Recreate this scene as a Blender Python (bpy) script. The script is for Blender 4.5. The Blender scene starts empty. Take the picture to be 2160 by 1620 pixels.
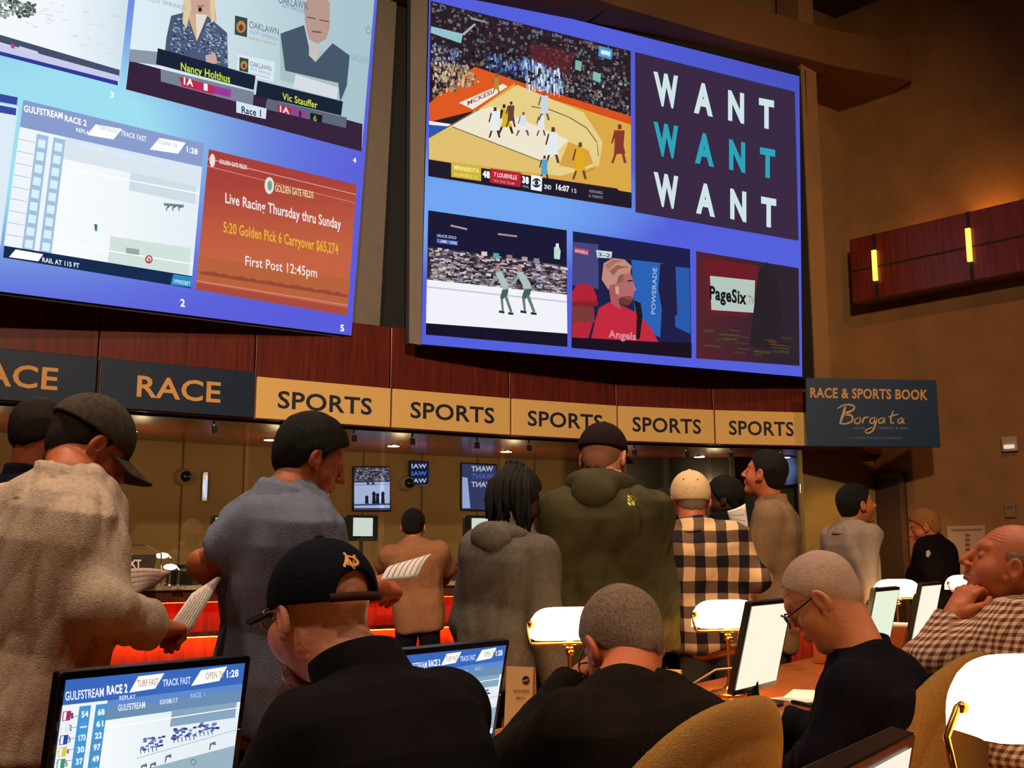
import bpy, math, random
import numpy as np
from mathutils import Vector, Matrix
from mathutils.bvhtree import BVHTree
random.seed(7); np.random.seed(7)
PI = math.pi
F = 2245.0; PIT = math.atan(360 / F); CZ = 1.3
cP, sP = math.cos(PIT), math.sin(PIT)
COL = bpy.context.scene.collection
CAM = Vector((0, 0, CZ))

# ---------- measuring: a pixel of the photograph seen at a known depth, height or wall ----------
def ray(px, py):
    x = (px - 1080) / F; y = (810 - py) / F
    return Vector((x, cP - y * sP, sP + y * cP))
def at(px, py, Y):
    d = ray(px, py); return CAM + d * (Y / d.y)
def atz(px, py, z):
    d = ray(px, py); return CAM + d * ((z - CZ) / d.z)
def onpl(px, py, p0, n):
    d = ray(px, py); return CAM + d * ((p0 - CAM).dot(n) / d.dot(n))
def az(a, s=1.0):
    a = math.radians(a); return Vector((math.sin(a) * s, math.cos(a) * s, 0))

# ---------- colours and materials ----------
def lin(h):
    if isinstance(h, (tuple, list)): return tuple(h)[:3]
    h = h.lstrip('#'); o = []
    for i in (0, 2, 4):
        c = int(h[i:i + 2], 16) / 255
        o.append(c / 12.92 if c <= .04045 else ((c + .055) / 1.055) ** 2.4)
    return tuple(o)
MATS = {}
def mat(name, color, rough=.6, metal=0., var=0., vscale=8., bump=0., bscale=120., stretch=(1, 1, 1), spec=.5, emit=None, estr=0., alpha=None, color2=None, sheen=0., coat=0.):
    if name in MATS: return MATS[name]
    m = bpy.data.materials.new(name); m.use_nodes = True; nt = m.node_tree; N = nt.nodes; L = nt.links
    b = N['Principled BSDF']; c = lin(color)
    b.inputs['Base Color'].default_value = (*c, 1); b.inputs['Roughness'].default_value = rough
    b.inputs['Metallic'].default_value = metal; b.inputs['Specular IOR Level'].default_value = spec
    if coat: b.inputs['Coat Weight'].default_value = coat; b.inputs['Coat Roughness'].default_value = .15
    if sheen: b.inputs['Sheen Weight'].default_value = sheen; b.inputs['Sheen Roughness'].default_value = .5
    if var or bump:
        tc = N.new('ShaderNodeTexCoord'); mp = N.new('ShaderNodeMapping'); mp.inputs['Scale'].default_value = stretch
        L.new(tc.outputs['Object'], mp.inputs['Vector'])
    if var:
        n = N.new('ShaderNodeTexNoise'); n.inputs['Scale'].default_value = vscale; n.inputs['Detail'].default_value = 4
        L.new(mp.outputs[0], n.inputs['Vector'])
        mx = N.new('ShaderNodeMix'); mx.data_type = 'RGBA'
        c2 = lin(color2) if color2 else tuple(min(1, x * (1 + var)) for x in c)
        c1 = c if color2 else tuple(x * (1 - var) for x in c)
        mr = N.new('ShaderNodeMapRange'); mr.inputs[1].default_value = .3; mr.inputs[2].default_value = .7
        L.new(n.outputs['Fac'], mr.inputs[0]); L.new(mr.outputs[0], mx.inputs[0])
        mx.inputs[6].default_value = (*c1, 1); mx.inputs[7].default_value = (*c2, 1)
        L.new(mx.outputs[2], b.inputs['Base Color'])
    if bump:
        n2 = N.new('ShaderNodeTexNoise'); n2.inputs['Scale'].default_value = bscale; n2.inputs['Detail'].default_value = 3
        L.new(mp.outputs[0], n2.inputs['Vector'])
        bp = N.new('ShaderNodeBump'); bp.inputs['Strength'].default_value = bump; bp.inputs['Distance'].default_value = .01
        L.new(n2.outputs['Fac'], bp.inputs['Height']); L.new(bp.outputs[0], b.inputs['Normal'])
    if emit:
        b.inputs['Emission Color'].default_value = (*lin(emit), 1); b.inputs['Emission Strength'].default_value = estr
    MATS[name] = m; return m
def glow(name, color, s, sample=True):
    m = bpy.data.materials.new(name); m.use_nodes = True; nt = m.node_tree
    for n in list(nt.nodes): nt.nodes.remove(n)
    e = nt.nodes.new('ShaderNodeEmission'); o = nt.nodes.new('ShaderNodeOutputMaterial')
    e.inputs[0].default_value = (*lin(color), 1); e.inputs[1].default_value = s
    nt.links.new(e.outputs[0], o.inputs[0])
    if not sample: m.cycles.emission_sampling = 'NONE'
    return m
def picture_mat(name, s, sample):
    m = bpy.data.materials.new(name); m.use_nodes = True; nt = m.node_tree
    for n in list(nt.nodes): nt.nodes.remove(n)
    a = nt.nodes.new('ShaderNodeVertexColor'); a.layer_name = 'Col'
    e = nt.nodes.new('ShaderNodeEmission'); o = nt.nodes.new('ShaderNodeOutputMaterial')
    e.inputs[1].default_value = s; nt.links.new(a.outputs[0], e.inputs[0]); nt.links.new(e.outputs[0], o.inputs[0])
    m.cycles.emission_sampling = 'AUTO' if sample else 'NONE'
    return m
def print_mat(name):
    m = bpy.data.materials.new(name); m.use_nodes = True; nt = m.node_tree
    a = nt.nodes.new('ShaderNodeVertexColor'); a.layer_name = 'Col'
    nt.links.new(a.outputs[0], nt.nodes['Principled BSDF'].inputs['Base Color']); nt.nodes['Principled BSDF'].inputs['Roughness'].default_value = .5
    return m
def check_mat(name, cols, fx, fz, ox=0, oz=0, skew=.35, thr=.5, rough=.85):
    """woven check: dark where both stripes cross, light where neither does"""
    m = bpy.data.materials.new(name); m.use_nodes = True; nt = m.node_tree; N = nt.nodes; L = nt.links
    b = N['Principled BSDF']; b.inputs['Roughness'].default_value = rough; b.inputs['Specular IOR Level'].default_value = .15
    tc = N.new('ShaderNodeTexCoord'); sx = N.new('ShaderNodeSeparateXYZ'); L.new(tc.outputs['Object'], sx.inputs[0])
    nz = N.new('ShaderNodeTexNoise'); nz.inputs['Scale'].default_value = 5; L.new(tc.outputs['Object'], nz.inputs['Vector'])
    def M(op, a, bb, c=None):
        n = N.new('ShaderNodeMath'); n.operation = op
        for i, v in enumerate((a, bb, c)):
            if v is None: continue
            if isinstance(v, (int, float)): n.inputs[i].default_value = v
            else: L.new(v, n.inputs[i])
        return n.outputs[0]
    wob = M('MULTIPLY', nz.outputs['Fac'], .03)
    u = M('FRACT', M('MULTIPLY', M('ADD', M('ADD', M('MULTIPLY_ADD', sx.outputs[1], skew, sx.outputs[0]), wob), ox), fx), None)
    v = M('FRACT', M('MULTIPLY', M('ADD', M('ADD', sx.outputs[2], wob), oz), fz), None)
    g = M('ADD', M('GREATER_THAN', u, thr), M('GREATER_THAN', v, thr))
    r = N.new('ShaderNodeValToRGB'); r.color_ramp.interpolation = 'CONSTANT'
    L.new(M('MULTIPLY', g, .4), r.inputs[0])
    e = r.color_ramp.elements; e[0].position = 0; e[0].color = (*lin(cols[0]), 1); e[1].position = .3; e[1].color = (*lin(cols[1]), 1)
    k = e.new(.7); k.color = (*lin(cols[2]), 1)
    L.new(r.outputs[0], b.inputs['Base Color']); MATS[name] = m; return m

# ---------- mesh building ----------
class MB:
    def __init__(s): s.v = []; s.f = []; s.c = []
    def add(s, vs, fs, col=None):
        o = len(s.v); s.v += [tuple(v) for v in vs]; s.f += [tuple(i + o for i in f) for f in fs]; s.c += [col] * len(fs); return s
    def box(s, c, size, R=None):
        c = Vector(c); h = [x / 2 for x in size]; R = R or Matrix.Identity(3)
        vs = [c + R @ Vector((x * h[0], y * h[1], z * h[2])) for x in (-1, 1) for y in (-1, 1) for z in (-1, 1)]
        return s.add(vs, [(0, 1, 3, 2), (4, 6, 7, 5), (0, 4, 5, 1), (2, 3, 7, 6), (0, 2, 6, 4), (1, 5, 7, 3)])
    def rbox(s, c, size, R=None, r=.01, n=4):
        """box with rounded vertical profile edges (x,z outline rounded), extruded along y"""
        c = Vector(c); R = R or Matrix.Identity(3); hx, hy, hz = [q / 2 for q in size]; pts = []
        for sx_, sz_, a0 in ((1, 1, 0), (-1, 1, 90), (-1, -1, 180), (1, -1, 270)):
            for k in range(n + 1):
                a = math.radians(a0 + 90 * k / n); pts.append((sx_ * (hx - r) + r * math.cos(a), sz_ * (hz - r) + r * math.sin(a)))
        return s.prism([c + R @ Vector((x, -hy, z)) for x, z in pts], R @ Vector((0, 2 * hy, 0)))
    def prism(s, pts, d):
        n = len(pts); d = Vector(d); vs = [Vector(p) for p in pts] + [Vector(p) + d for p in pts]
        fs = [tuple(range(n))[::-1], tuple(range(n, 2 * n))] + [(i, (i + 1) % n, n + (i + 1) % n, n + i) for i in range(n)]
        return s.add(vs, fs)
    def tube(s, pts, r, n=10, caps=True):
        pts = [Vector(p) for p in pts]; m = len(pts); rs = r if isinstance(r, (list, tuple)) else [r] * m
        vs = []; up = None
        for i, p in enumerate(pts):
            t = (pts[min(i + 1, m - 1)] - pts[max(i - 1, 0)]).normalized()
            if up is None:
                a = Vector((0, 0, 1)) if abs(t.z) < .9 else Vector((1, 0, 0)); up = t.cross(a).normalized()
            up = (up - t * up.dot(t)).normalized(); w = t.cross(up)
            vs += [p + (up * math.cos(2 * PI * k / n) + w * math.sin(2 * PI * k / n)) * rs[i] for k in range(n)]
        fs = [(i * n + k, i * n + (k + 1) % n, (i + 1) * n + (k + 1) % n, (i + 1) * n + k) for i in range(m - 1) for k in range(n)]
        if caps: fs += [tuple(range(n))[::-1], tuple(range((m - 1) * n, m * n))]
        return s.add(vs, fs)
    def lathe(s, prof, base, n=24, R=None):
        base = Vector(base); R = R or Matrix.Identity(3); vs = []; m = len(prof)
        for r, z in prof: vs += [base + R @ Vector((r * math.cos(2 * PI * k / n), r * math.sin(2 * PI * k / n), z)) for k in range(n)]
        fs = [(i * n + k, i * n + (k + 1) % n, (i + 1) * n + (k + 1) % n, (i + 1) * n + k) for i in range(m - 1) for k in range(n)]
        fs += [tuple(range(n))[::-1], tuple(range((m - 1) * n, m * n))]
        return s.add(vs, fs)
    def ball(s, c, r, n=10, R=None):
        c = Vector(c); r = (r, r, r) if isinstance(r, (int, float)) else r; R = R or Matrix.Identity(3)
        vs = []; fs = []
        for i in range(n + 1):
            th = PI * i / n
            for k in range(2 * n):
                ph = PI * k / n; vs.append(c + R @ Vector((r[0] * math.sin(th) * math.cos(ph), r[1] * math.sin(th) * math.sin(ph), r[2] * math.cos(th))))
        for i in range(n):
            for k in range(2 * n): fs.append((i * 2 * n + k, (i + 1) * 2 * n + k, (i + 1) * 2 * n + (k + 1) % (2 * n), i * 2 * n + (k + 1) % (2 * n)))
        return s.add(vs, fs)
    def sheet(s, grid, th):
        """grid[i][j] of points -> closed thin sheet of thickness th"""
        m, n = len(grid), len(grid[0]); g = [[Vector(p) for p in row] for row in grid]; top = []; bot = []
        for i in range(m):
            for j in range(n):
                a = g[min(i + 1, m - 1)][j] - g[max(i - 1, 0)][j]; b = g[i][min(j + 1, n - 1)] - g[i][max(j - 1, 0)]
                nn = a.cross(b).normalized() * th / 2; top.append(g[i][j] + nn); bot.append(g[i][j] - nn)
        q = m * n; fs = []
        for i in range(m - 1):
            for j in range(n - 1):
                a = i * n + j; fs += [(a, a + n, a + n + 1, a + 1), (q + a, q + a + 1, q + a + n + 1, q + a + n)]
        for i in range(m - 1):
            for j in (0, n - 1): a = i * n + j; fs.append((a, q + a, q + a + n, a + n))
        for j in range(n - 1):
            for i in (0, m - 1): a = i * n + j; fs.append((a, a + 1, q + a + 1, q + a))
        return s.add(top + bot, fs)
    def obj(s, name, material, parent=None, loc=None, smooth=False, bevel=0, label=None):
        me = bpy.data.meshes.new(name); vs = [Vector(v) for v in s.v]
        if parent is not None:
            Mi = world(parent).inverted(); vs = [Mi @ v for v in vs]
        elif loc is not None: vs = [v - Vector(loc) for v in vs]
        me.from_pydata([tuple(v) for v in vs], [], s.f); me.validate(); me.update()
        return link(name, me, material, parent, loc, smooth, bevel, s.c if any(c is not None for c in s.c) else None, label)
def world(o):
    M = Matrix.LocRotScale(o.location, o.rotation_euler, None)
    return world(o.parent) @ M if o.parent else M
def link(name, me, material, parent, loc, smooth, bevel=0, cols=None, label=None):
    import bmesh
    bm = bmesh.new(); bm.from_mesh(me)
    if cols is None: bmesh.ops.recalc_face_normals(bm, faces=bm.faces)
    bm.to_mesh(me); bm.free()
    if cols is not None:
        a = me.color_attributes.new('Col', 'FLOAT_COLOR', 'CORNER'); buf = []
        for p, c in zip(me.polygons, cols):
            for k in range(p.loop_total):
                cc = c[k] if (isinstance(c, list)) else c
                buf += [cc[0], cc[1], cc[2], 1.]
        a.data.foreach_set('color', buf)
    me.materials.append(material)
    if smooth: me.polygons.foreach_set('use_smooth', [True] * len(me.polygons))
    o = bpy.data.objects.new(name, me); COL.objects.link(o)
    if parent is not None: o.parent = parent
    elif loc is not None: o.location = loc
    if bevel:
        b = o.modifiers.new('bevel', 'BEVEL'); b.width = bevel; b.segments = 2; b.limit_method = 'ANGLE'
    if smooth and smooth != True:
        me.set_sharp_from_angle(angle=math.radians(smooth))
    if label: o['label'] = label
    return o
def tag(o, label, cat, group=None, kind=None):
    o['label'] = label; o['category'] = cat
    if group: o['group'] = group
    if kind: o['kind'] = kind
    return o
def thing(name, label, cat, loc, rz=0, group=None):
    o = bpy.data.objects.new(name, None); COL.objects.link(o); o.empty_display_size = .1
    o.location = loc; o.rotation_euler = (0, 0, rz); return tag(o, label, cat, group)
def structure(o): o['kind'] = 'structure'; return o

# ---------- flat pictures, print and lettering on a plane ----------
_txt = {}
def glyphs(s, bold=0.):
    if (s, bold) in _txt: return _txt[(s, bold)]
    cu = bpy.data.curves.new('t', 'FONT'); cu.body = s; cu.offset = bold; cu.resolution_u = 3
    cu.space_character = 1.0 + bold * 2
    o = bpy.data.objects.new('t', cu); COL.objects.link(o); dg = bpy.context.evaluated_depsgraph_get()
    me = bpy.data.meshes.new_from_object(o.evaluated_get(dg)); vs = [(v.co.x, v.co.y) for v in me.vertices]; fs = [tuple(p.vertices) for p in me.polygons]
    bpy.data.objects.remove(o); bpy.data.curves.remove(cu); bpy.data.meshes.remove(me)
    xs = [v[0] for v in vs]; r = (vs, fs, min(xs), max(xs)); _txt[(s, bold)] = r; return r
CAPH = .73
class Pic:
    """a flat picture lying on the plane (p0, n): polygons and words given where they are seen"""
    def __init__(s, p0, n, base=.004, step=.0006):
        s.p0 = Vector(p0); s.n = Vector(n).normalized()
        if (CAM - s.p0).dot(s.n) < 0: s.n = -s.n
        s.m = MB(); s.k = base; s.st = step
    def P(s, x, y): return onpl(x, y, s.p0, s.n) + s.n * s.k
    def poly(s, col, pts):
        c = [lin(col)] * len(pts); s.k += s.st
        s.m.add([s.P(*p) for p in pts], [tuple(range(len(pts)))], list(c)); return s
    def many(s, items):
        s.k += s.st
        for col, pts in items: s.m.add([s.P(*p) for p in pts], [tuple(range(len(pts)))], [lin(col)] * len(pts))
        return s
    def grad(s, quad, fn, nx=16, ny=12):
        s.k += s.st
        def q(u, v):
            a, b, c, d = quad
            return (a[0] * (1 - u) * (1 - v) + b[0] * u * (1 - v) + c[0] * u * v + d[0] * (1 - u) * v, a[1] * (1 - u) * (1 - v) + b[1] * u * (1 - v) + c[1] * u * v + d[1] * (1 - u) * v)
        for i in range(nx):
            for j in range(ny):
                uv = [(i / nx, j / ny), ((i + 1) / nx, j / ny), ((i + 1) / nx, (j + 1) / ny), (i / nx, (j + 1) / ny)]
                ps = [q(*t) for t in uv]; s.m.add([s.P(*p) for p in ps], [(0, 1, 2, 3)], None); s.m.c[-1] = [lin(fn(*p)) for p in ps]
        return s
    def text(s, st, A, B, H, col, bold=.01, lean=None, side=0):
        """words whose baseline runs from A to B with capitals H pixels high"""
        vs, fs, x0, x1 = glyphs(st, bold); s.k += s.st
        def up(p):
            if side: return (p[0] - H, p[1] - H * .1)
            return (p[0] + (lean if lean is not None else 0) * H, p[1] - H)
        a = s.P(*A); b = s.P(*B); u1 = s.P(*up(A)) - a; u2 = s.P(*up(B)) - b
        pts = []
        for x, y in vs:
            t = (x - x0) / (x1 - x0); pts.append(a.lerp(b, t) + u1.lerp(u2, t) * (y / CAPH))
        o = len(s.m.v); s.m.v += [tuple(p) for p in pts]; s.m.f += [tuple(i + o for i in f) for f in fs]; s.m.c += [[lin(col)] * len(f) for f in fs]
        return s
    def ring(s, col, c, rx, ry, w, n=24):
        s.k += s.st
        for i in range(n):
            a, b = 2 * PI * i / n, 2 * PI * (i + 1) / n
            s.m.add([s.P(c[0] + math.cos(t) * r * rx, c[1] + math.sin(t) * r * ry) for t, r in ((a, 1), (b, 1), (b, 1 - w), (a, 1 - w))], [(0, 1, 2, 3)], [lin(col)] * 4)
        return s
    def disc(s, col, c, rx, ry, n=16):
        return s.poly(col, [(c[0] + math.cos(2 * PI * i / n) * rx, c[1] + math.sin(2 * PI * i / n) * ry) for i in range(n)])
    def obj(s, name, material, parent, label=None):
        for i, c in enumerate(s.m.c):
            if c is not None and not isinstance(c, list): s.m.c[i] = c
        return s.m.obj(name, material, parent, label=label)
def lerp2(a, b, t): return (a[0] + (b[0] - a[0]) * t, a[1] + (b[1] - a[1]) * t)
def hexmix(a, b, t):
    A, B = lin(a), lin(b); return tuple(A[i] * (1 - t) + B[i] * t for i in range(3))
# ---------- smooth solids: distance fields turned into one continuous mesh ----------
def _d(v): return np.array(v, dtype=np.float32)
def smin(a, b, k):
    h = np.clip(.5 + .5 * (b - a) / k, 0, 1); return b * (1 - h) + a * h - k * h * (1 - h)
def smax(a, b, k): return -smin(-a, -b, k)
def rc(P, a, b, r1, r2):
    a = _d(a); b = _d(b); ba = b - a; pa = P - a; L = float(ba @ ba) + 1e-9
    t = np.clip((pa @ ba) / L, 0, 1); return np.linalg.norm(pa - t[..., None] * ba, axis=-1) - (r1 + (r2 - r1) * t)
def ell(P, c, r, R=None):
    q = P - _d(c)
    if R is not None: q = q @ _d(R)
    r = _d(r); k0 = np.linalg.norm(q / r, axis=-1); k1 = np.linalg.norm(q / (r * r), axis=-1) + 1e-9
    return k0 * (k0 - 1) / k1
_rs = np.random.RandomState(3)
_K = _rs.normal(size=(24, 3)).astype(np.float32); _PH = _rs.uniform(0, 6.28, 24).astype(np.float32)
def noise(P, f, n=8, o=0):
    r = 0
    for i in range(o, o + n):
        k = _K[i] / np.linalg.norm(_K[i]) * f * (1 + .25 * (i - o) / n); r = r + np.sin(P @ k + _PH[i])
    return r / n ** .5 * .8
def snets(fn, lo, hi, h):
    """naive surface nets -> (verts, quads)"""
    lo = np.array(lo, np.float32); n = np.maximum(np.ceil((np.array(hi) - lo) / h).astype(int) + 1, 4)
    ax = [lo[i] + h * np.arange(n[i], dtype=np.float32) for i in range(3)]
    D = np.empty(n, np.float32); st = max(1, int(1200000 // (n[1] * n[2])))
    for i in range(0, n[0], st):
        X, Y, Z = np.meshgrid(ax[0][i:i + st], ax[1], ax[2], indexing='ij'); D[i:i + st] = fn(np.stack([X, Y, Z], -1))
    # closed at the grid border
    for a in range(3):
        sl = [slice(None)] * 3
        for e in (0, -1): sl[a] = e; D[tuple(sl)] = np.maximum(D[tuple(sl)], h * .3)
    S = D < 0; c = tuple(n - 1); acc = np.zeros(c + (3,), np.float32); cnt = np.zeros(c, np.int32)
    for a in range(3):
        o1, o2 = [(1, 2), (0, 2), (0, 1)][a]
        for i in (0, 1):
            for j in (0, 1):
                s0 = [None] * 3; s0[a] = slice(0, n[a] - 1); s0[o1] = slice(i, n[o1] - 1 + i); s0[o2] = slice(j, n[o2] - 1 + j)
                s1 = list(s0); s1[a] = slice(1, n[a]); d0 = D[tuple(s0)]; d1 = D[tuple(s1)]; x = S[tuple(s0)] != S[tuple(s1)]
                t = np.where(x, d0 / np.where(x, d0 - d1, 1), 0)
                p = np.zeros(c + (3,), np.float32); p[..., a] = t; p[..., o1] = i; p[..., o2] = j
                acc += p * x[..., None]; cnt += x
    M = cnt > 0; idx = -np.ones(c, np.int64); idx[M] = np.arange(M.sum())
    g = np.stack(np.nonzero(M), -1).astype(np.float32); V = lo + h * (g + acc[M] / cnt[M][:, None]); Q = []
    for a in range(3):
        o1, o2 = [(1, 2), (2, 0), (0, 1)][a]
        s0 = [slice(1, n[k] - 1) for k in range(3)]; s0[a] = slice(0, n[a] - 1); s1 = list(s0); s1[a] = slice(1, n[a])
        A = S[tuple(s0)]; B = S[tuple(s1)]; x = A != B; pos = np.stack(np.nonzero(x), -1)
        if not len(pos): continue
        pos[:, o1] += 1; pos[:, o2] += 1
        def cell(d1, d2):
            q = pos.copy(); q[:, o1] -= d1; q[:, o2] -= d2; return idx[q[:, 0], q[:, 1], q[:, 2]]
        qd = np.stack([cell(1, 1), cell(0, 1), cell(0, 0), cell(1, 0)], -1)
        fl = ~A[x]; qd[fl] = qd[fl][:, ::-1]; Q.append(qd)
    return V, np.concatenate(Q)
def mesh_np(name, parts, material, parent, smooth=True, label=None):
    vs = []; qs = []; o = 0
    for V, Q in parts: vs.append(V); qs.append(Q + o); o += len(V)
    V = np.concatenate(vs).astype(np.float64); Q = np.concatenate(qs)
    Mi = np.array(world(parent).inverted()); V = V @ Mi[:3, :3].T + Mi[:3, 3]
    me = bpy.data.meshes.new(name); me.vertices.add(len(V)); me.vertices.foreach_set('co', V.ravel().astype(np.float32))
    me.loops.add(len(Q) * 4); me.loops.foreach_set('vertex_index', Q.ravel().astype(np.int32))
    me.polygons.add(len(Q)); me.polygons.foreach_set('loop_start', np.arange(0, len(Q) * 4, 4, dtype=np.int32))
    me.polygons.foreach_set('loop_total', np.full(len(Q), 4, np.int32)); me.update(calc_edges=True); me.validate()
    if smooth: me.polygons.foreach_set('use_smooth', [True] * len(me.polygons))
    me.materials.append(material); ob = bpy.data.objects.new(name, me); COL.objects.link(ob); ob.parent = parent
    if label: ob['label'] = label
    return ob
# =====================  THE ROOM  =====================
TAN = mat('stucco_tan', '#8a6a46', rough=.9, var=.12, vscale=3, bump=.25, bscale=90, spec=.2)
TAN2 = mat('stucco_side', '#86623f', rough=.9, var=.12, vscale=3, bump=.25, bscale=90, spec=.2)
BACKP = mat('teller_wall_panel', '#8f7048', rough=.8, var=.1, vscale=2, spec=.25)
DARKC = mat('ceiling_paint', '#3a2416', rough=.95, var=.1, vscale=2)
BULK = mat('bulkhead_paint', '#6e4a2a', rough=.9, var=.08, vscale=2)
BLACK = mat('matte_black', '#0b0a0b', rough=.7)
GREYM = mat('masking_grey', '#7d7268', rough=.9, var=.05)
WOOD = mat('mahogany_veneer', '#5e1f16', rough=.38, var=.35, vscale=3.5, stretch=(9, 9, .6), coat=.25)
WOODS = mat('mahogany_soffit', '#6b2a1a', rough=.3, var=.25, vscale=3, stretch=(2, 6, 6), coat=.4)
DESKW = mat('cherry_desk', '#a1521f', rough=.35, var=.25, vscale=4, stretch=(2, 2, 9), coat=.3)
CARPET = mat('carpet', '#3c241c', rough=1, var=.4, vscale=14, bump=.3, bscale=300)
BRASS = mat('polished_brass', '#c78a3c', rough=.22, metal=1)
CHROME = mat('chrome', '#c9c4bc', rough=.2, metal=1)
STONE = mat('pale_granite', '#a58f6e', rough=.35, var=.25, vscale=40)
PAPER = mat('white_paper', '#e3dcd8', rough=.75)
PLW = mat('white_plastic', '#cfc6ba', rough=.45)
PLB = mat('black_plastic', '#09090b', rough=.28, spec=.5)
PRINT = print_mat('printed_ink')

JP = [(200, 862), (533, 885), (820, 905), (1073, 921), (1300, 934), (1507, 940), (1700, 943)]
J = [atz(x, y, 2.4) for x, y in JP]
J = [Vector((p.x, p.y, 0)) for p in J]
# even out the reading of the slight curve
for _ in range(2):
    J = [J[0]] + [(J[i - 1] + J[i] * 4 + J[i + 1]) / 6 for i in range(1, len(J) - 1)] + [J[-1]]
J = [J[0] * 3 - J[1] * 2 + Vector((.1, .0, 0)), J[0] * 2 - J[1] + Vector((.03, 0, 0))] + J
CORNER = Vector((3.9, 12.0, 0)); SIDE = az(137)
NJ = len(J)
def off(i, d):
    a = J[max(i - 1, 0)]; b = J[min(i + 1, NJ - 1)]; t = (b - a).normalized(); return J[i] + Vector((-t.y, t.x, 0)) * d
def wallstrip(pts, z0, z1, th):
    mb = MB()
    for a, b in zip(pts[:-1], pts[1:]):
        a = Vector(a); b = Vector(b); t = (b - a).normalized(); n = Vector((-t.y, t.x, 0)) * th
        mb.prism([(a.x, a.y, z0), (b.x, b.y, z0), (b.x + n.x, b.y + n.y, z0), (a.x + n.x, a.y + n.y, z0)], (0, 0, z1 - z0))
    return mb
FTOP = 3.32
CEIL = 7.7
sideend = CORNER + SIDE * 16
structure(MB().box((1, 3, -.05), (24, 26, .1)).obj('floor', CARPET))
structure(MB().box((1, 3, CEIL + .05), (24, 26, .1)).obj('ceiling', DARKC))
structure(wallstrip([off(i, .38) for i in range(NJ)] + [CORNER], 2.42, CEIL, .15).obj('wall_back', TAN))
structure(wallstrip([CORNER, CORNER + SIDE * .02, sideend], 0, CEIL, .15).obj('wall_right', TAN2))
structure(MB().box((-9, 3, CEIL / 2), (.15, 26, CEIL)).obj('wall_left', TAN2))
structure(MB().box((1, -5, CEIL / 2), (24, .15, CEIL)).obj('wall_front', TAN2))
# teller room behind the counter
BK = [off(i, 2.15) for i in range(NJ - 1)]
tw = wallstrip(BK, 0, 2.42, .12)
structure(tw.obj('wall_teller', BACKP))
seams = MB()
for i in range(NJ - 2):
    for t in (.02, .5):
        p = BK[i].lerp(BK[i + 1], t); seams.box((p.x, p.y - .004, 1.2), (.012, .012, 2.4))
structure(seams.obj('trim_teller_seams', mat('seam_dark', '#5a4026', rough=.8)))  # dark brown joints between the wall panels
sof = MB()
for i in range(NJ - 1):
    a, b = off(i, -.02), off(i + 1, -.02); c, d = off(i + 1, 2.5), off(i, 2.5)
    sof.prism([(p.x, p.y, 2.4) for p in (a, b, c, d)], (0, 0, .06))
e0, e1 = J[-1], CORNER + SIDE * .3
sof.prism([(J[-1].x, J[-1].y, 2.4), (e1.x, e1.y, 2.4), (4.6, 13.2, 2.4), (off(NJ - 1, 2.5).x, off(NJ - 1, 2.5).y, 2.4)], (0, 0, .06))
structure(sof.obj('trim_soffit', WOODS))
# passage at the right of the teller room
q0 = off(NJ - 3, 2.15); q1 = off(NJ - 2, 2.0)
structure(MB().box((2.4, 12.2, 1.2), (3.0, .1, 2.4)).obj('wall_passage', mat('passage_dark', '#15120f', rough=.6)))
def wall_at(px, py, th=.02):
    return onpl(px, py, CORNER, Vector((-SIDE.y, SIDE.x, 0)))

# ---- wood fascia, one veneer panel to a bay ----
for i in range(NJ - 1):
    a, b = J[i], J[i + 1]; t = (b - a).normalized(); n = Vector((-t.y, t.x, 0)); g = .006
    a2, b2 = a + t * g, b - t * g
    mb = MB(); mb.prism([(a2.x, a2.y, 2.40), (b2.x, b2.y, 2.40), (b2.x + n.x * .05, b2.y + n.y * .05, 2.40), (a2.x + n.x * .05, a2.y + n.y * .05, 2.40)], (0, 0, FTOP - 2.4))
    structure(mb.obj('trim_%d' % (i + 1), WOOD, bevel=.004))
bk = wallstrip([off(i, .052) for i in range(NJ)], 2.38, FTOP + .01, .04)
structure(bk.obj('trim_20', BLACK))

# ---- hanging station signs ----
SIGN_O = mat('sign_amber', '#d6aa66', rough=.5, emit='#d9a650', estr=.12)
SIGN_B = mat('sign_navy', '#10233c', rough=.45)
def sign(i, text, z0, z1, board, ink, label, H, inset=(.0, 0)):
    a, b = J[i], J[i + 1]; t = (b - a).normalized(); n = Vector((-t.y, t.x, 0)); c = (a + b) / 2
    o = thing('station_sign', label, 'sign', (c.x, c.y, z0), 0, 'station signs along the wood fascia')
    g = .012; a2, b2 = a + t * g - n * .045, b - t * g - n * .045
    MB().prism([(a2.x, a2.y, z0), (b2.x, b2.y, z0), (b2.x + n.x * .03, b2.y + n.y * .03, z0), (a2.x + n.x * .03, a2.y + n.y * .03, z0)], (0, 0, z1 - z0)).obj('board', board, o, bevel=.004)
    vs, fs, x0, x1 = glyphs(text, .018); mb = MB(); W = (b - a).length * inset[0]; cc = (a2 + b2) / 2 + t * inset[1]; zc = (z0 + z1) / 2 - H / 2
    mb.add([Vector(((cc + t * ((x - (x0 + x1) / 2) / (x1 - x0) * W) - n * .003).x, (cc + t * ((x - (x0 + x1) / 2) / (x1 - x0) * W) - n * .003).y, zc + y / CAPH * H)) for x, y in vs], fs)
    mb.obj('lettering', ink, o)
INK_N = mat('navy_ink', '#141c38', rough=.6); INK_O = mat('amber_ink', '#c98f4e', rough=.6, emit='#c98f4e', estr=.1)
sign(1, 'RACE', 2.41, 2.79, SIGN_B, INK_O, 'navy RACE sign cut off by the left edge of the photo', .17, (.53, .0))
sign(2, 'RACE', 2.41, 2.79, SIGN_B, INK_O, 'whole navy RACE sign beside the amber signs', .17, (.53, 0))
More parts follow.
